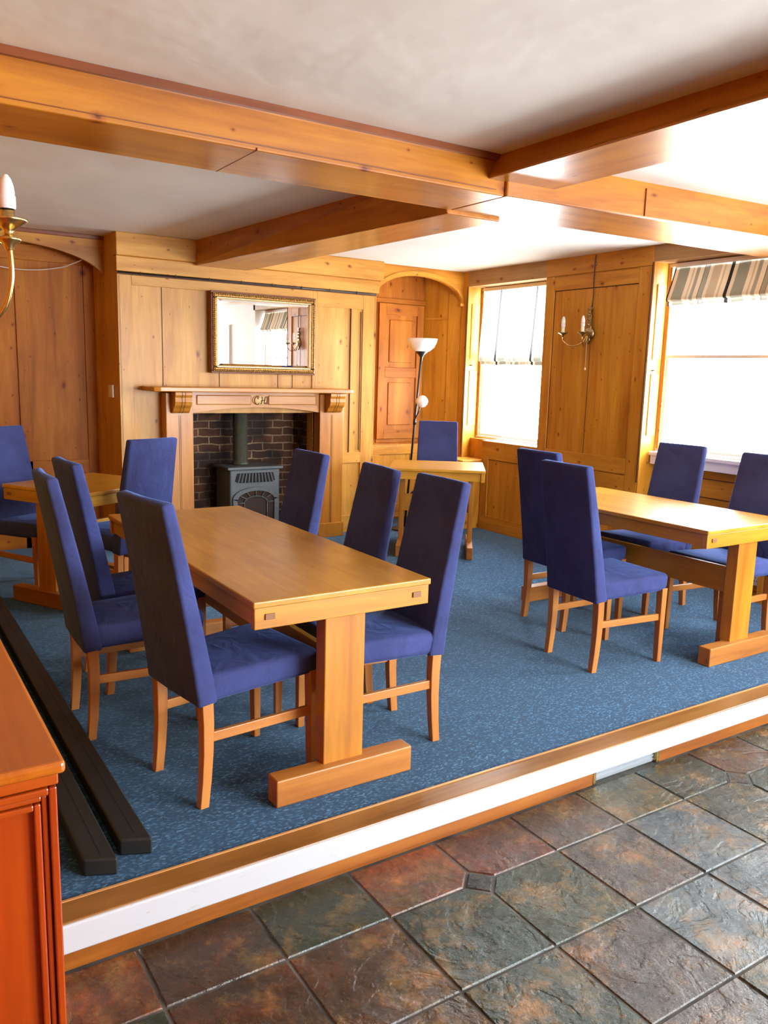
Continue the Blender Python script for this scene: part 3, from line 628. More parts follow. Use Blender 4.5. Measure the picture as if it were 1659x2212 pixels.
def window(k, ya, yb, zs, zl, label):
    o = bpy.data.objects.new('window_%d' % k, None); COL.objects.link(o); o['kind'] = 'structure'; o['label'] = label; o['category'] = 'window'
    o.location = (XO - 0.05, (ya + yb) / 2, zs)
    w, h = (yb - ya) / 2, zl - zs; zm = 1.685 - zs
    b = MB(); fw = 0.034
    b.box(-0.05, 0.05, -w, -w + fw, 0, h, 0, 0.004); b.box(-0.05, 0.05, w - fw, w, 0, h, 0, 0.004); b.box(-0.05, 0.05, -w + fw, w - fw, h - 0.03, h, 0, 0.004); b.box(-0.05, 0.05, -w + fw, w - fw, 0, 0.022, 0, 0.004)
    b.box(-0.056, -0.046, w - 0.050, w - 0.026, 0.02, h - 0.03, 1, 0.002)
    b.done('window_frame', [whitePaint, pineZ], o)
    for nm, x0, x1, z0, z1, rl_ in (('lower_sash', -0.03, 0.0, 0.022, zm + 0.012, 0.03), ('upper_sash', 0.006, 0.035, zm - 0.012, h - 0.03, 0.03)):
        b = MB()
        for s_ in (-1, 1): b.box(x0, x1, s_ * (w - fw - 0.014) - 0.013, s_ * (w - fw - 0.014) + 0.013, z0, z1, 0, 0.003)
        b.box(x0, x1, -w + fw + 0.027, w - fw - 0.027, z0, z0 + 0.024, 0, 0.003); b.box(x0, x1, -w + fw + 0.027, w - fw - 0.027, z1 - 0.024, z1, 0, 0.003)
        sa_ = b.done(nm, whitePaint, o)
        b = MB(); xm = (x0 + x1) / 2; b.box(xm - 0.002, xm + 0.002, -w + fw + 0.02, w - fw - 0.02, z0 + 0.02, z1 - 0.02, 0); b.done('pane', glassM, sa_)
    b = MB(); b.box(-0.14 if k > 1 else -0.20, 0.0, -w + 0.002, (w - 0.03) if k > 1 else 0.2, -0.03, 0.0, 0, 0.006)
    if k > 1: b.box(-0.115, -0.05, -w + 0.002, w - 0.03, -0.10, -0.03, 0, 0.004)
    b.done('window_sill', whitePaint, o)
    return o
window(1, *W[0], 'narrow sash window in the corner with the lowered blind')
window(2, *W[1], 'wide bright sash window beside the right-hand table')
window(3, *W[2], 'sash window seen in the gilt mirror')
window(4, *W[3], 'sash window over the slate floor behind the viewer')
for i, (y, z, nm) in enumerate(((6.505, 1.60, 'small metal shutter latch on the reveal of the corner window'), (4.262, 1.575, 'small metal shutter latch on the reveal of the wide window'))):
    b = MB(); b.tube([(5.20, y + 0.004, z), (5.20, y - 0.012, z), (5.245, y - 0.014, z + 0.006)], 0.005, 8); tag(b.done('shutter_latch', blackMetal), nm, 'latch', 'shutter latches')

# remaining shell behind the viewer and on the left
b = MB(); b.box(-0.12, 0.02, 2.3, 7.2, 0.0, ZC)
struct(b.done('wall_left', pineZ), 'wood lined left wall', 'wall')
b = MB(); b.box(-0.62, -0.5, -3.1, 2.5, ZS, ZC); b.box(-0.5, -0.12, 2.3, 2.5, ZS, ZC)
struct(b.done('wall_bar', cupZ), 'dark boarded wall behind the counter', 'wall')
b = MB(); b.box(-0.62, 2.9, -3.2, -3.05, ZS, ZC, 1); b.box(5.0, XO, -3.2, -3.05, ZS, ZC); b.box(2.9, 5.0, -3.2, -3.05, ZS, 0.45); b.box(2.9, 5.0, -3.2, -3.05, 2.35, ZC)
struct(b.done('wall_rear', [whiteWall, cupZ]), 'wall behind the viewer', 'wall')

# ------------------------------------------------------------------ chairs
def chair():
    t = thing('dining_chair', '', 'chair', group='blue upholstered dining chairs')
    # seat
    b = MB()
    zt0, zt1 = 0.475, 0.492
    b.hexa([(-0.205, -0.188, 0.375), (0.246, -0.217, 0.395), (0.246, 0.217, 0.395), (-0.205, 0.188, 0.375),
            (-0.21, -0.188, zt0), (0.25, -0.222, zt1), (0.25, 0.222, zt1), (-0.21, 0.188, zt0)], 0, 0.028, 4, True)
    o = b.done('seat', fabM, t)
    # backrest, slightly dished
    b = MB(); tb = bmesh.new(); N = 10; rows_ = []
    for i in range(N + 1):
        u = i / N; z = 0.368 + (1.072 - 0.368) * u
        xr = -0.240 + (-0.354 + 0.240) * (u ** 1.15); th = 0.075 + (0.046 - 0.075) * u; w_ = 0.196 - 0.018 * u
        rows_.append((z, xr, th, w_))
    V = []
    for z, xr, th, w_ in rows_:
        V.append([tb.verts.new(p) for p in ((xr, -w_, z), (xr - 0.004, 0, z), (xr, w_, z), (xr + th, w_, z + 0.006), (xr + th - 0.012, 0, z + 0.006), (xr + th, -w_, z + 0.006))])
    for i in range(N):
        for k in range(6): tb.faces.new((V[i][k], V[i][(k + 1) % 6], V[i + 1][(k + 1) % 6], V[i + 1][k]))
    tb.faces.new(V[0][::-1]); tb.faces.new(V[-1])
    bmesh.ops.recalc_face_normals(tb, faces=tb.faces)
    ed = [e for e in tb.edges if len(e.link_faces) == 2 and e.calc_face_angle(0) > 0.9]
    bmesh.ops.bevel(tb, geom=ed, offset=0.013, segments=3, affect='EDGES', profile=0.5)
    b._take(tb, 0, True)
    b.done('backrest', fabM, t)
    # legs
    for s_ in (-1, 1):
        b = MB(); y = s_ * 0.172
        b.post([(-0.219, y, 0.0, 0.0165), (-0.209, y, 0.1, 0.0178), (-0.203, y, 0.2, 0.019), (-0.202, y, 0.3, 0.0205), (-0.206, y, 0.40, 0.0215)])
        b.done('leg', legM, t)
    for s_ in (-1, 1):
        b = MB(); y = s_ * 0.196; ra, rb = 0.016, 0.021; x = 0.226
        b.hexa([(x - ra + .004, y - ra, 0), (x + ra, y - ra, 0), (x + ra, y + ra, 0), (x - ra + .004, y + ra, 0), (x - rb, y - rb, 0.41), (x + rb - .004, y - rb, 0.41), (x + rb - .004, y + rb, 0.41), (x - rb, y + rb, 0.41)], 0, 0.003)
        b.done('leg', legM, t)
    for s_ in (-1, 1):
        b = MB()
        ya, yb = s_ * 0.173, s_ * 0.194
        b.hexa([(-0.19, ya - 0.009, 0.232), (0.215, yb - 0.009, 0.232), (0.215, yb + 0.009, 0.232), (-0.19, ya + 0.009, 0.232), (-0.19, ya - 0.009, 0.268), (0.215, yb - 0.009, 0.268), (0.215, yb + 0.009, 0.268), (-0.19, ya + 0.009, 0.268)], 0, 0.003)
        b.done('stretcher', legX, t)
    return t
proto = chair()
CH = [
 (1.107, 2.720, 8.5, 'blue fabric dining chair nearest the camera, its back to the left counter'),
 (0.936, 3.410, -1.3, 'blue dining chair on the left long side of the front table, between two others'),
 (1.108, 3.867, 3.1, 'far chair on the left long side of the front oak table'),
 (1.722, 2.731, 176.9, 'blue dining chair at the front table on its right side, closest to the step'),
 (1.705, 3.211, 172.0, 'middle of three blue chairs on the right side of the front table'),
 (1.708, 3.878, 178.8, 'blue chair right of the front table whose back covers the stove edge'),
 (3.345, 2.939, -3.6, 'whole blue chair standing alone in front of the right-hand table, nearer one'),
 (3.700, 3.526, -1.5, 'blue chair half hidden behind another on the left side of the right-hand table'),
 (4.410, 3.550, 183.4, 'blue chair backing onto the wide window, further along the right-hand table'),
 (4.305, 2.886, 176.6, 'blue chair under the wide window cut by the right edge of the photo'),
 (4.330, 5.830, 233.0, 'lone blue chair behind the small corner table by the floor lamp'),
 (0.965, 5.765, -60.0, 'blue chair cut by the left edge of the photo, behind the small left table'),
 (1.362, 5.178, 112.0, 'bright blue chair back turned to us between left table and fireplace'),
]
for i, (x, y, a, lb) in enumerate(CH):
    if i == 0:
        proto.location = (x, y, 0); proto.rotation_euler = (0, 0, math.radians(a)); proto['label'] = lb
    else: dup(proto, (x, y, 0), math.radians(a), lb)

# ------------------------------------------------------------------ tables (long side along local y, ends at -y and +y)
def table(label, loc, rz, Wd, Ln, legw=0.165, footw=0.565, slim=False):
    t = thing('trestle_table', label, 'table', loc, rz, 'oak trestle tables')
    w, l = Wd / 2, Ln / 2; Z = 0.745; lt = 0.02 if slim else 0.034; ft = 0.05 if slim else 0.075
    b = MB(); b.box(-w, w, -l, l, Z - 0.024, Z, 0, 0.005, 3); b.done('tabletop', oakY, t)
    for s_ in (-1, 1):
        b = MB(); y0 = s_ * (l - 0.006); y1 = s_ * (l - 0.036)
        b.box(-w + 0.006, w - 0.006, min(y0, y1), max(y0, y1), Z - 0.098, Z - 0.0235, 0, 0.003); o = b.done('end_rail', oakX, t)
        for q in (-1, 1):
            b = MB(); b.box(q * (w - 0.062) - 0.018, q * (w - 0.062) + 0.018, s_ * (l - 0.004) - 0.004, s_ * (l - 0.004) + 0.002, Z - 0.066, Z - 0.046, 0, 0.001); b.done('tenon_peg', pegM, o)
    for s_ in (-1, 1):
        b = MB(); x0 = s_ * (w - 0.016); x1 = s_ * (w - 0.042)
        b.box(min(x0, x1), max(x0, x1), -l + 0.036, l - 0.036, Z - 0.092, Z - 0.0235, 0, 0.003); b.done('side_rail', oakY, t)
    for s_ in (-1, 1):
        yl = s_ * (l - 0.048) if not slim else s_ * (l - 0.10)
        b = MB(); b.box(-legw / 2, legw / 2, yl - lt, yl + lt, 0.095, Z - 0.023, 0, 0.004); b.done('leg', oakZ, t)
        yf = s_ * (l + 0.02) if not slim else s_ * (l - 0.075)
        b = MB(); b.box(-footw / 2, footw / 2, min(yf, yf - s_ * ft), max(yf, yf - s_ * ft), 0.0, 0.10, 0, 0.005); b.done('foot', footM, t)
    b = MB(); b.box(-0.014, 0.014, -l + 0.118, l - 0.118, 0.345, 0.49, 0, 0.003); b.done('stretcher_board', oakY, t)
    return t
table('long oak trestle table nearest the camera, three chairs down each side', (1.413, 3.315, 0), 0, 0.722, 1.84)
table('sunlit oak trestle table beside the wide window', (4.02, 3.26, 0), 0, 0.765, 1.44, footw=0.59)
table('small oak table at the far left, mostly hidden behind blue chairs', (1.245, 5.48, 0), math.radians(30 - 90), 0.72, 0.75, legw=0.15, footw=0.56)
table('small square oak table set at an angle before the corner alcove', (4.112, 5.526, 0), -0.651 - PI / 2, 0.66, 0.788, legw=0.11, footw=0.60, slim=True)

# ------------------------------------------------------------------ fireplace surround
t = thing('fireplace_surround', 'pine mantelpiece with carved corbels and burnt letters around the brick hearth', 'fireplace', (2.895, 6.45, 0))
b = MB(); pts = [(-0.97, 0.118), (-0.97, -0.10), (-0.95, -0.14), (-0.90, -0.155), (0.80, -0.155), (0.84, -0.14), (0.845, -0.10), (0.845, 0.118)]
b.prism(pts, 2, 1.313, 1.35, 0, 0.006); b.done('mantel_shelf', surX, t)
for x0, x1 in ((-0.815, -0.59), (0.58, 0.822)):
    b = MB(); b.box(x0, x1, 0, 0.118, 0.0, 1.30, 0, 0.004); xm = (x0 + x1) / 2
    for q in (-0.006, 0.006): b.box(xm + q - 0.0015, xm + q + 0.0015, -0.0015, 0.01, 0.13, 1.12, 1)
    b.box(x0 - 0.012, x1 + 0.012, -0.018, 0.118, 0.0, 0.13, 0, 0.004); j = b.done('jamb', [surZ, darkgroove], t)
for x0, x1 in ((-0.775, -0.635), (0.625, 0.775)):
    b = MB(); prof = [(0.0, 1.31), (-0.115, 1.31), (-0.118, 1.285), (-0.105, 1.265), (-0.11, 1.235), (-0.10, 1.205), (-0.07, 1.18), (-0.055, 1.155), (-0.03, 1.14), (0.0, 1.138)]
    b.prism(prof, 0, x0, x1, 0, 0.003)
    for q in (-0.012, 0.012):
        xm = (x0 + x1) / 2 + q
        b.prism([(p[0] - 0.0015 if p[0] < 0 else p[0], p[1]) for p in prof], 0, xm - 0.0018, xm + 0.0018, 1)
    b.done('corbel', [surZ, darkgroove], t)
b = MB(); N = 20; xs = [-0.59 + 1.17 * k / N for k in range(N + 1)]
za = lambda x: 1.135 + 0.048 * math.cos(x / 0.59 * PI / 2) ** 0.8 if abs(x) < 0.59 else 1.135
for xa, xb in zip(xs, xs[1:]):
    b.hexa([(xa, 0.02, za(xa)), (xb, 0.02, za(xb)), (xb, 0.10, za(xb)), (xa, 0.10, za(xa)), (xa, 0.02, 1.312), (xb, 0.02, 1.312), (xb, 0.10, 1.312), (xa, 0.10, 1.312)], 0)
for xa, xb in ((-0.555, -0.075), (0.085, 0.545)):   # two sunk carved panels
    b.box(xa, xb, 0.010, 0.022, 1.205, 1.285, 0, 0.008, 3)
lint = b.done('lintel', surX, t)
b = MB(); b.lathe([(0, 0.0), (0.07, 0.0), (0.068, 0.008), (0, 0.009)], (0.005, 0.018, 1.245), 28, 0, Matrix.Diagonal((1.05, 0.55, 1, 1)) @ Matrix.Identity(4))
b.bm.free(); b = MB()
rot = Matrix.Rotation(PI / 2, 4, 'X')
b.lathe([(0, 0.0), (0.07, 0.0), (0.066, 0.006), (0, 0.007)], (0.005, 0.018, 1.245), 28, 0, Matrix.Diagonal((1.0, 1.0, 0.62, 1)) @ rot); b.done('medallion', simple('pale_oval', (0.74, 0.47, 0.2), 0.5), lint)
# script letters C H, burnt in
def strokes(b, sts, ox, oz, sc):
    for st in sts: b.tube([(ox + x * sc, 0.0085, oz + z * sc) for x, z in st], 0.0032, 6)
def arc(cx, cz, rx, rz, a0, a1, n=12): return [(cx + rx * math.cos(math.radians(a0 + (a1 - a0) * k / n)), cz + rz * math.sin(math.radians(a0 + (a1 - a0) * k / n))) for k in range(n + 1)]
b = MB()
strokes(b, [arc(0.52, 0.5, 0.42, 0.55, 55, 315), arc(0.66, 0.84, 0.12, 0.13, 40, 300)], -0.052, 1.212, 0.062)
b.done('letter_c', inkM, lint)
b = MB()
strokes(b, [[(0.0, 0.0), (0.12, 0.02), (0.2, 0.2), (0.32, 0.85), (0.26, 1.0), (0.16, 0.92)], [(0.1, 0.42), (0.4, 0.5), (0.72, 0.56)], [(0.86, 1.0), (0.72, 0.9), (0.58, 0.25), (0.62, 0.03), (0.75, 0.06), (0.86, 0.2)], [(1.0, -0.05), (1.02, 1.05)]], 0.008, 1.212, 0.062)
b.done('letter_h', inkM, lint)

# ------------------------------------------------------------------ stove
t = thing('gas_stove', 'dark cast iron stove with arched glass door in the brick fireplace', 'stove', (2.90, 6.56, 0.025))
b = MB(); b.box(-0.235, 0.235, 0.0, 0.33, 0.06, 0.615, 0, 0.012); b.box(-0.262, 0.262, -0.02, 0.345, 0.615, 0.64, 0, 0.006)
for x in (-0.2, 0.2):
    for y in (0.04, 0.29): b.box(x - 0.025, x + 0.025, y - 0.025, y + 0.025, 0.0, 0.07, 0, 0.008)
b.done('stove_body', stoveM, t)
b = MB()
b.prism([(-0.19, 0.515), (-0.15, 0.50), (0.15, 0.50), (0.19, 0.515), (0.17, 0.585), (-0.17, 0.585)], 1, -0.004, 0.006, 0)
for k in range(11):
    x = -0.165 + 0.033 * k; b.hexa([(x - 0.004, -0.012, 0.503), (x + 0.004, -0.012, 0.503), (x + 0.004, 0.0, 0.503), (x - 0.004, 0.0, 0.503), (x * 0.86 - 0.004, -0.012, 0.583), (x * 0.86 + 0.004, -0.012, 0.583), (x * 0.86 + 0.004, 0.0, 0.583), (x * 0.86 - 0.004, 0.0, 0.583)], 1)
b.done('top_grille', [sootM, stoveM], t)
def arched(hw, z0, zs, rise, n=16): return [(-hw, z0), (hw, z0)] + [(hw * math.cos(PI * k / n), zs + rise * math.sin(PI * k / n)) for k in range(n + 1)]
b = MB()
out, inn = arched(0.215, 0.10, 0.36, 0.10)[2:], arched(0.175, 0.13, 0.345, 0.085)[2:]
for (p, q), (r_, s2) in zip(zip(out, out[1:]), zip(inn, inn[1:])):
    b.hexa([(p[0], -0.022, p[1]), (q[0], -0.022, q[1]), (s2[0], -0.022, s2[1]), (r_[0], -0.022, r_[1]), (p[0], 0.0, p[1]), (q[0], 0.0, q[1]), (s2[0], 0.0, s2[1]), (r_[0], 0.0, r_[1])], 0)
b.box(-0.215, -0.175, -0.022, 0.0, 0.10, 0.36, 0); b.box(0.175, 0.215, -0.022, 0.0, 0.10, 0.36, 0); b.box(-0.175, 0.175, -0.022, 0.0, 0.10, 0.13, 0)
door = b.done('door', stoveM, t)
b = MB(); b.prism(arched(0.178, 0.125, 0.345, 0.086), 1, -0.003, 0.002); b.done('glass', simple('smoked_glass', (0.05, 0.03, 0.02), 0.08, 0, Specular_IOR_Level=0.6), door)
b = MB()
for k in range(1, 6):
    a = PI * k / 6; b.tube([(0.10 * math.cos(a), -0.012, 0.335 + 0.045 * math.sin(a)), (0.178 * math.cos(a), -0.012, 0.345 + 0.087 * math.sin(a))], 0.005, 6)
b.tube([(0.175 * math.cos(PI * k / 12) * 0.62, -0.012, 0.325 + 0.055 * math.sin(PI * k / 12)) for k in range(13)], 0.005, 6)
b.tube([(-0.108, -0.012, 0.325), (-0.108, -0.012, 0.13)], 0.005, 6); b.tube([(0.108, -0.012, 0.325), (0.108, -0.012, 0.13)], 0.005, 6)
b.tube([(-0.175, -0.012, 0.325), (-0.108, -0.012, 0.325)], 0.005, 6); b.tube([(0.175, -0.012, 0.325), (0.108, -0.012, 0.325)], 0.005, 6)
b.done('glazing_bar', stoveM, door)
for i, (x, z, a) in enumerate(((-0.05, 0.17, 0.5), (0.03, 0.19, -0.6), (0.0, 0.15, 0.1))):
    b = MB(); b.tube([(x - 0.06 * math.cos(a), -0.006, z - 0.06 * math.sin(a)), (x, -0.008, z), (x + 0.06 * math.cos(a), -0.006, z + 0.06 * math.sin(a))], [0.014, 0.017, 0.013], 8); b.done('log', logM, t)
b = MB(); b.lathe([(0.0, 0.64), (0.075, 0.64), (0.078, 0.66), (0.064, 0.665), (0.064, 1.42), (0, 1.42)], (-0.06, 0.19, 0), 20); b.done('flue_pipe', noisy('flue_paint', (0.035, 0.038, 0.026), (0.06, 0.062, 0.042), 25, 0.5), t)

# ------------------------------------------------------------------ mirror
t = thing('mirror', 'landscape mirror in a carved gilt frame above the mantel shelf', 'mirror', (2.965, 6.525, 1.465))
hw, H_ = 0.482, 0.662
b = MB()
def frame_ring(b, x0, x1, z0, z1, wd, y0, y1, mi, bev=0.004):
    b.box(x0, x1, y0, y1, z1 - wd, z1, mi, bev); b.box(x0, x1, y0, y1, z0, z0 + wd, mi, bev); b.box(x0, x0 + wd, y0, y1, z0 + wd, z1 - wd, mi, bev); b.box(x1 - wd, x1, y0, y1, z0 + wd, z1 - wd, mi, bev)
frame_ring(b, -hw, hw, 0, H_, 0.022, -0.028, 0.035, 1)
frame_ring(b, -hw + 0.010, hw - 0.010, 0.010, H_ - 0.010, 0.040, -0.042, 0.0, 0, 0.008)
frame_ring(b, -hw + 0.046, hw - 0.046, 0.046, H_ - 0.046, 0.012, -0.034, 0.0, 2, 0.004)
# carved beads along the crest
n = 60
for k in range(n):
    x = -hw + 0.03 + (2 * hw - 0.06) * k / (n - 1)
    for z in (H_ - 0.026, 0.026): b.lathe([(0, -0.008), (0.007, -0.004), (0.007, 0.003), (0, 0.008)], (x, -0.043, z), 6, 0)
for k in range(38):
    z = 0.03 + (H_ - 0.06) * k / 37
    for x in (-hw + 0.026, hw - 0.026): b.lathe([(0, -0.008), (0.007, -0.004), (0.007, 0.003), (0, 0.008)], (x, -0.043, z), 6, 0)
b.done('frame', [goldM, mahogM, giltPale], t)
b = MB(); gw, g0, g1 = hw - 0.056, 0.056, H_ - 0.056; bv = 0.022
b.bm.from_mesh  # glass with a bevelled border
tb = bmesh.new()
o4 = [tb.verts.new(p) for p in ((-gw, -0.012, g0), (gw, -0.012, g0), (gw, -0.012, g1), (-gw, -0.012, g1))]
i4 = [tb.verts.new(p) for p in ((-gw + bv, -0.0155, g0 + bv), (gw - bv, -0.0155, g0 + bv), (gw - bv, -0.0155, g1 - bv), (-gw + bv, -0.0155, g1 - bv))]
bk = [tb.verts.new(p) for p in ((-gw, 0.0, g0), (gw, 0.0, g0), (gw, 0.0, g1), (-gw, 0.0, g1))]
tb.faces.new(i4); tb.faces.new(bk[::-1])
for k in range(4):
    tb.faces.new((o4[k], o4[(k + 1) % 4], i4[(k + 1) % 4], i4[k])); tb.faces.new((bk[k], bk[(k + 1) % 4], o4[(k + 1) % 4], o4[k]))
bmesh.ops.recalc_face_normals(tb, faces=tb.faces); b._take(tb, 0); b.done('mirror_glass', mirrorM, t)

# ------------------------------------------------------------------ floor lamp
t = thing('floor_lamp', 'black uplighter floor lamp with white bowl in the corner alcove', 'lamp', (4.42, 6.44, 0.0))
tl = (0.135, 0.0, 1.70)
b = MB(); b.lathe([(0, 0.03), (0.03, 0.028), (0.11, 0.018), (0.125, 0.008), (0.125, 0), (0, 0)], (0, 0, 0), 28); b.done('base', blackMetal, t)
b = MB(); b.tube([(0, 0, 0.02), (0.078, 0, 1.0), tl], 0.0105, 12); b.tube([(0.079, 0, 1.02), (0.082, 0, 1.07)], 0.015, 12); b.done('pole', blackMetal, t)
b = MB(); b.lathe([(0.010, 0), (0.014, 0.03), (0.03, 0.055), (0.062, 0.085), (0.062, 0.09), (0, 0.09)], (tl[0], 0, 1.625), 24); b.done('shade_holder', blackMetal, t)
b = MB(); b.lathe([(0.03, 0), (0.075, 0.012), (0.118, 0.048), (0.142, 0.098), (0.148, 0.128), (0.144, 0.128), (0.137, 0.098), (0.113, 0.052), (0.07, 0.02), (0.0, 0.012)], (tl[0], 0, 1.705), 36); b.done('lamp_shade', opalM, t)
b = MB(); b.tube([(0.080, 0, 1.06), (0.075, -0.03, 1.10), (0.085, -0.06, 1.15), (0.095, -0.06, 1.20)], 0.006, 8); ar = b.done('reading_arm', blackMetal, t)
b = MB(); b.lathe([(0, -0.058), (0.03, -0.05), (0.052, -0.025), (0.058, 0), (0.052, 0.025), (0.03, 0.05), (0, 0.058)], (0.105, -0.075, 1.245), 24); b.done('reading_shade', opalM, t)

# ------------------------------------------------------------------ candle wall lights
def candle(parent, p, metal, sleeve, up=0.0):
    b = MB(); b.lathe([(0.004, -0.03), (0.008, -0.024), (0.012, -0.012), (0.024, -0.006), (0.040, 0.004), (0.043, 0.009), (0.040, 0.009), (0.024, 0.0), (0, 0.0)], p, 24); b.done('drip_pan', metal, parent)
    b = MB(); b.lathe([(0.014, 0.0), (0.014, 0.058), (0, 0.058)], p, 20); b.done('candle_sleeve', sleeve, parent)
    b = MB(); b.lathe([(0.0155, 0.052), (0.0165, 0.056), (0.0168, 0.078), (0.0155, 0.078), (0.0168, 0.09), (0.0155, 0.108), (0.011, 0.125), (0.005, 0.137), (0, 0.140)], p, 20); b.done('bulb', bulbM, parent)
def curve(pts, n=18):
    # Catmull-Rom through the points
    P = [Vector(p) for p in pts]; P = [P[0] * 2 - P[1]] + P + [P[-1] * 2 - P[-2]]; out = []
    for i in range(1, len(P) - 2):
        for k in range(n):
            t = k / n; a, b_, c, d = P[i - 1], P[i], P[i + 1], P[i + 2]
            out.append(0.5 * ((2 * b_) + (c - a) * t + (2 * a - 5 * b_ + 4 * c - d) * t * t + (3 * b_ - a - 3 * c + d) * t ** 3))
    out.append(P[-2]); return out
def wall_light(label, y, group):
    """two-arm bracket on the window wall, local -x into the room"""
    t = thing('wall_light', label, 'wall light', (XW, y, 1.87), 0, group)
    b = MB(); b.lathe([(0, 0), (0.055, 0), (0.055, 0.01), (0.04, 0.022), (0.02, 0.03), (0, 0.032)], (0, 0, 0), 24, 0, Matrix.Rotation(-PI / 2, 4, 'Y'))
    pts = [(0.0, -0.09), (0.022, -0.06), (0.02, 0.0), (0.03, 0.06), (0.02, 0.10), (0.032, 0.14), (0.014, 0.175), (0.03, 0.205), (0.0, 0.21)]
    b.prism([(p[0], p[1]) for p in pts] + [(-p[0], p[1]) for p in pts[-2:0:-1]], 0, -0.02, 0.0, 0, 0.003)
    for z in (0.07, 0.115, 0.15): b.lathe([(0, -0.014), (0.014, 0), (0, 0.014)], (-0.02, 0, z), 10)
    b.done('back_plate', bronzeM, t)
    for (dx, dy) in ((-0.16, 0.145), (-0.15, -0.065)):
        b = MB(); b.tube(curve([(-0.02, 0, -0.01), (-0.05, dy * 0.2, -0.075), (dx * 0.7, dy * 0.6, -0.105), (dx * 0.98, dy * 0.96, -0.06), (dx, dy, -0.02)]), 0.0048, 8); a = b.done('arm', brassM, t)
        candle(a, (dx, dy, -0.005), bronzeM, creamM)
    b = MB(); b.tube([(-0.03, -0.005, -0.03), (-0.03, -0.005, -0.28)], 0.0014, 6); pc = b.done('pull_cord', cordM, t)
    b = MB(); b.lathe([(0, -0.012), (0.008, -0.006), (0.008, 0.004), (0.003, 0.012), (0, 0.013)], (-0.03, -0.005, -0.29), 10); b.done('cord_knob', cordM, pc)
    b = MB(); b.tube(curve([(-0.008, -0.012, 0.20), (-0.006, -0.022, 0.30), (-0.006, -0.014, 0.42), (-0.006, -0.018, 0.55), (-0.008, -0.024, ZC - 1.88)], 6), 0.004, 8); b.done('cable', cableM, t)
    return t
wall_light('brass twin candle wall light with dark cable on the pine pier between the windows', 4.885, 'twin candle wall lights')
wall_light('twin candle wall light on the next pier, seen only in the gilt mirror', 2.84, 'twin candle wall lights')
# foreground bracket, only its right candle inside the frame
t = thing('brass_candle_light', 'shiny brass candle bracket at the left edge of the photo, close to the camera', 'wall light', (0.02, 2.38, 1.60))
b = MB(); b.lathe([(0, 0), (0.06, 0), (0.06, 0.012), (0.03, 0.03), (0, 0.034)], (0, 0, 0), 24, 0, Matrix.Rotation(PI / 2, 4, 'Y')); b.done('back_plate', brassM, t)
for p in ((0.300, -0.275, 0.213), (0.284, -0.10, 0.225)):
    b = MB(); b.tube(curve([(0.02, 0, 0.0), (p[0] * 0.45, p[1] * 0.45, -0.055), (p[0] * 0.88, p[1] * 0.88, 0.0), (p[0], p[1], 0.08), (p[0], p[1], p[2] - 0.02)]), 0.0062, 10); a = b.done('arm', brassM, t)
    bb = MB(); bb.lathe([(0.006, -0.06), (0.010, -0.055), (0.012, -0.045), (0.026, -0.036), (0.028, -0.031), (0.012, -0.026), (0.010, -0.016), (0.018, -0.008), (0.040, 0.006), (0.044, 0.012), (0.040, 0.012), (0.02, 0.002), (0, 0.002)], p, 28); bb.done('drip_pan', brassM, a)
    bb = MB(); bb.lathe([(0.0155, 0.0), (0.0155, 0.036), (0, 0.036)], p, 24); bb.done('candle_sleeve', brassM, a)
    bb = MB(); bb.lathe([(0.0165, 0.033), (0.0187, 0.036), (0.0190, 0.060), (0.0172, 0.063), (0.0172, 0.070), (0.0155, 0.084), (0.011, 0.098), (0.005, 0.107), (0, 0.109)], p, 24); bb.done('bulb', bulbM, a)

# ------------------------------------------------------------------ small fittings
sw = thing('light_switch', 'cream light switch on the side of the chimney breast', 'light switch', (1.735, 6.745, 1.30))
b = MB(); b.box(-0.012, 0.006, -0.06, 0.06, -0.05, 0.05, 0, 0.004); b.done('plate', creamM, sw)
b = MB(); b.box(-0.017, -0.011, -0.012, 0.012, -0.02, 0.02, 0, 0.002); b.done('rocker', creamM, sw)
sk = thing('wall_socket', 'white double socket low on the wall under the wide window', 'socket', (5.295, 3.24, 0.125))
b = MB(); b.box(-0.014, 0.006, -0.073, 0.073, -0.043, 0.043, 0, 0.004); p_ = b.done('plate', whitePl, sk)
b = MB()
for q in (-0.036, 0.036):
    b.box(-0.016, -0.013, q - 0.003, q + 0.003, 0.012, 0.02); b.box(-0.016, -0.013, q - 0.013, q - 0.007, -0.012, -0.007); b.box(-0.016, -0.013, q + 0.007, q + 0.013, -0.012, -0.007)
b.done('pin_holes', blackMetal, sk)
b = MB(); b.tube(curve([(0.70, 6.90, 2.25), (1.02, 6.95, 2.215), (1.22, 6.96, 2.215), (1.42, 6.97, 2.25), (1.52, 6.97, 2.29), (1.60, 6.90, 2.33)], 8), 0.0042, 6)
tag(b.done('hanging_cable', simple('pale_cable', (0.55, 0.42, 0.34), 0.6)), 'thin pale cable sagging under the left alcove arch', 'cable')
b = MB(); b.lathe([(0, 0), (0.018, 0), (0.018, 0.004), (0.012, 0.007), (0, 0.007)], (XW, 4.865, 2.425), 16, 0, Matrix.Rotation(-PI / 2, 4, 'Y')); tag(b.done('cable_rose', bronzeM), 'small round dark fitting beside the cable above the wall light', 'fitting')

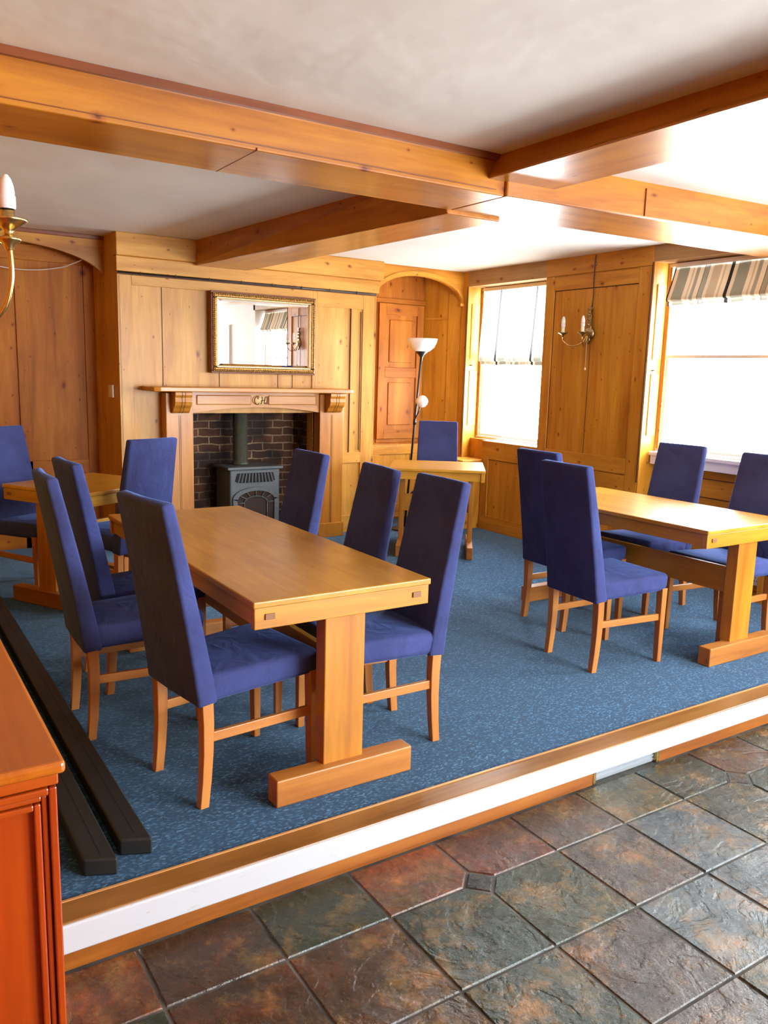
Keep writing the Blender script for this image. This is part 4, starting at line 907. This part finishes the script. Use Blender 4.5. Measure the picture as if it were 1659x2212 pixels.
# ------------------------------------------------------------------ roman blinds
def blind(label, ya, yb, zlo, zhi, xf, drop):
    t = thing('roman_blind', label, 'blind', (0, 0, 0), 0, 'striped roman blinds')
    b = MB(); tb = bmesh.new()
    prof = [(XO - 0.115, zhi), (XO - 0.116 - (XO - 0.116 - xf) * 0.5, (zhi + zlo) / 2), (xf, zlo + 0.025), (xf + 0.004, zlo + 0.012), (xf + 0.02, zlo + 0.004), (xf + 0.035, zlo + 0.03)]
    n = 24; rows_ = []
    for k in range(n + 1):
        y = ya + (yb - ya) * k / n
        rows_.append([tb.verts.new((x, y, z + 0.0015 * math.sin(k * 0.9))) for x, z in prof])
    for r1, r2 in zip(rows_, rows_[1:]):
        for i in range(len(prof) - 1): tb.faces.new((r1[i], r2[i], r2[i + 1], r1[i + 1]))
    b._take(tb, 0, True); o = b.done('front_fold', blindThin if drop > 0.4 else blindM, t)
    if drop > 0.4: zrear = zlo + 0.10
    else: zrear = zhi - 0.02
    b = MB(); tb = bmesh.new(); prof2 = [(xf + 0.05 if drop > 0.4 else XO - 0.11, zrear), (xf + 0.05, zlo + 0.05), (xf + 0.022, zlo - 0.006), (xf + 0.026, zlo - 0.022), (xf + 0.034, zlo - 0.026), (xf + 0.05, zlo - 0.01)]
    rows_ = []
    for k in range(n + 1):
        y = ya + (yb - ya) * k / n
        rows_.append([tb.verts.new((x, y, z + 0.003 * math.sin(k * 0.9 + 1))) for x, z in prof2])
    for r1, r2 in zip(rows_, rows_[1:]):
        for i in range(len(prof2) - 1): tb.faces.new((r1[i], r2[i], r2[i + 1], r1[i + 1]))
    b._take(tb, 0, True); b.done('rear_fold', blindMid if drop > 0.4 else blindM, t)
    b = MB(); b.box(XO - 0.125, XO - 0.10, ya + 0.005, yb - 0.005, zhi - 0.005, zhi + 0.03, 0, 0.003); b.done('headrail', whitePaint, t)
    return t
blind('half lowered striped roman blind in the corner window', 5.46, 6.45, 1.635, 2.325, XO - 0.16, 0.7)
blind('gathered grey striped roman blind at the top of the wide window', 3.22, 4.20, 2.085, 2.35, XO - 0.20, 0.2)
blind('gathered striped blind reflected in the gilt mirror', 1.40, 2.43, 2.085, 2.35, XO - 0.20, 0.2)

# ------------------------------------------------------------------ counter and long black boards in the left corner
t = thing('wooden_counter', 'orange varnished panelled wooden counter at the lower left edge', 'counter', (-0.10, 1.83, ZS))
zt_ = 0.95
b = MB(); b.box(-0.40, 0.372, -0.385, 0.42, zt_ - 0.024, zt_, 0, 0.008, 3); b.done('counter_top', cntT, t)
b = MB(); b.box(-0.38, 0.358, -0.352, 0.29, 0.0, zt_ - 0.024, 0, 0.003)
b.box(-0.38, 0.362, -0.364, -0.35, zt_ - 0.052, zt_ - 0.024, 1, 0.003)
b.done('counter_body', [cntZ, cntX], t)
b = MB()
for (o_, w_, d_) in ((0.0, 0.014, 0.016), (0.016, 0.010, 0.009), (0.028, 0.012, 0.013)):
    x1 = 0.358 - o_; z1 = zt_ - 0.054 - o_
    b.box(x1 - w_, x1, -0.352 - d_, -0.35, 0.0, z1, 0, 0.003); b.box(-0.38, x1 - w_, -0.352 - d_, -0.35, z1 - w_, z1, 1, 0.003)
b.done('moulding', [cntZ, cntX], t)
for (xa, xb, ye, lb) in ((0.592, 0.682, 2.345, 'long black board on the carpet, outer one of two'), (0.472, 0.562, 2.292, 'long black board on the carpet, between the counter and the outer board')):
    t = thing('black_board', lb, 'board', (0, 0, 0), 0, 'long black boards on the floor')
    b = MB(); b.hexa([(xa, ye + 0.02, 0.0), (xb, ye - 0.02, 0.0), (xb - 0.0, 6.2, 0.0), (xa, 6.2, 0.0), (xa, ye + 0.022, 0.055), (xb, ye - 0.018, 0.055), (xb, 6.2, 0.055), (xa, 6.2, 0.055)], 0, 0.007, 3)
    b.done('board_body', blackM, t)
    b = MB(); xm = xa * 0.42 + xb * 0.58; b.box(xm - 0.0015, xm + 0.0015, ye + 0.03, 6.15, 0.0545, 0.0558); b.done('seam', blackSeam, t)

# ------------------------------------------------------------------ light and camera
w = bpy.data.worlds.new('sky'); S.world = w; w.use_nodes = True
bg = w.node_tree.nodes['Background']; bg.inputs[0].default_value = (0.87, 0.94, 1.0, 1); bg.inputs[1].default_value = 42.0
def portal(x, y, z, sx, sy, rot):
    l = bpy.data.lights.new('portal', 'AREA'); l.shape = 'RECTANGLE'; l.size = sx; l.size_y = sy; l.cycles.is_portal = True
    o = bpy.data.objects.new('daylight_portal', l); COL.objects.link(o); o.location = (x, y, z); o.rotation_euler = rot
for ya, yb, zs, zl in W: portal(XO + 0.02, (ya + yb) / 2, (zs + zl) / 2, zl - zs, yb - ya, (0, PI / 2, 0))
portal(3.95, -3.22, 1.40, 2.1, 1.9, (PI / 2, 0, 0))

cam = bpy.data.cameras.new('camera'); co = bpy.data.objects.new('camera', cam); COL.objects.link(co); S.camera = co
F, YAW, PITCH, ROLL = 1757.24, 0.575448, -0.168941, 0.026996
f = Vector((math.sin(YAW) * math.cos(PITCH), math.cos(YAW) * math.cos(PITCH), math.sin(PITCH)))
r = Vector((math.cos(YAW), -math.sin(YAW), 0)); u = r.cross(f)
c_, s_ = math.cos(ROLL), math.sin(ROLL)
r2 = r * c_ + u * s_; u2 = u * c_ - r * s_
M = Matrix((( r2.x, u2.x, -f.x, 0), (r2.y, u2.y, -f.y, 0), (r2.z, u2.z, -f.z, 1.5), (0, 0, 0, 1)))
co.matrix_world = M
cam.sensor_fit = 'VERTICAL'; cam.sensor_height = 36.0; cam.sensor_width = 27.0; cam.lens = F / 2212 * 36.0; cam.clip_start = 0.02

S.render.engine = 'CYCLES'
S.view_settings.view_transform = 'Standard'; S.view_settings.look = 'None'; S.view_settings.gamma = 1; S.view_settings.exposure = 0.0
S.view_settings.use_curve_mapping = False
S.cycles.use_denoising = True
S.cycles.max_bounces = 10; S.cycles.diffuse_bounces = 7; S.cycles.glossy_bounces = 4; S.cycles.transparent_max_bounces = 12
S.cycles.caustics_reflective = False; S.cycles.caustics_refractive = False
S.cycles.sample_clamp_indirect = 6.0
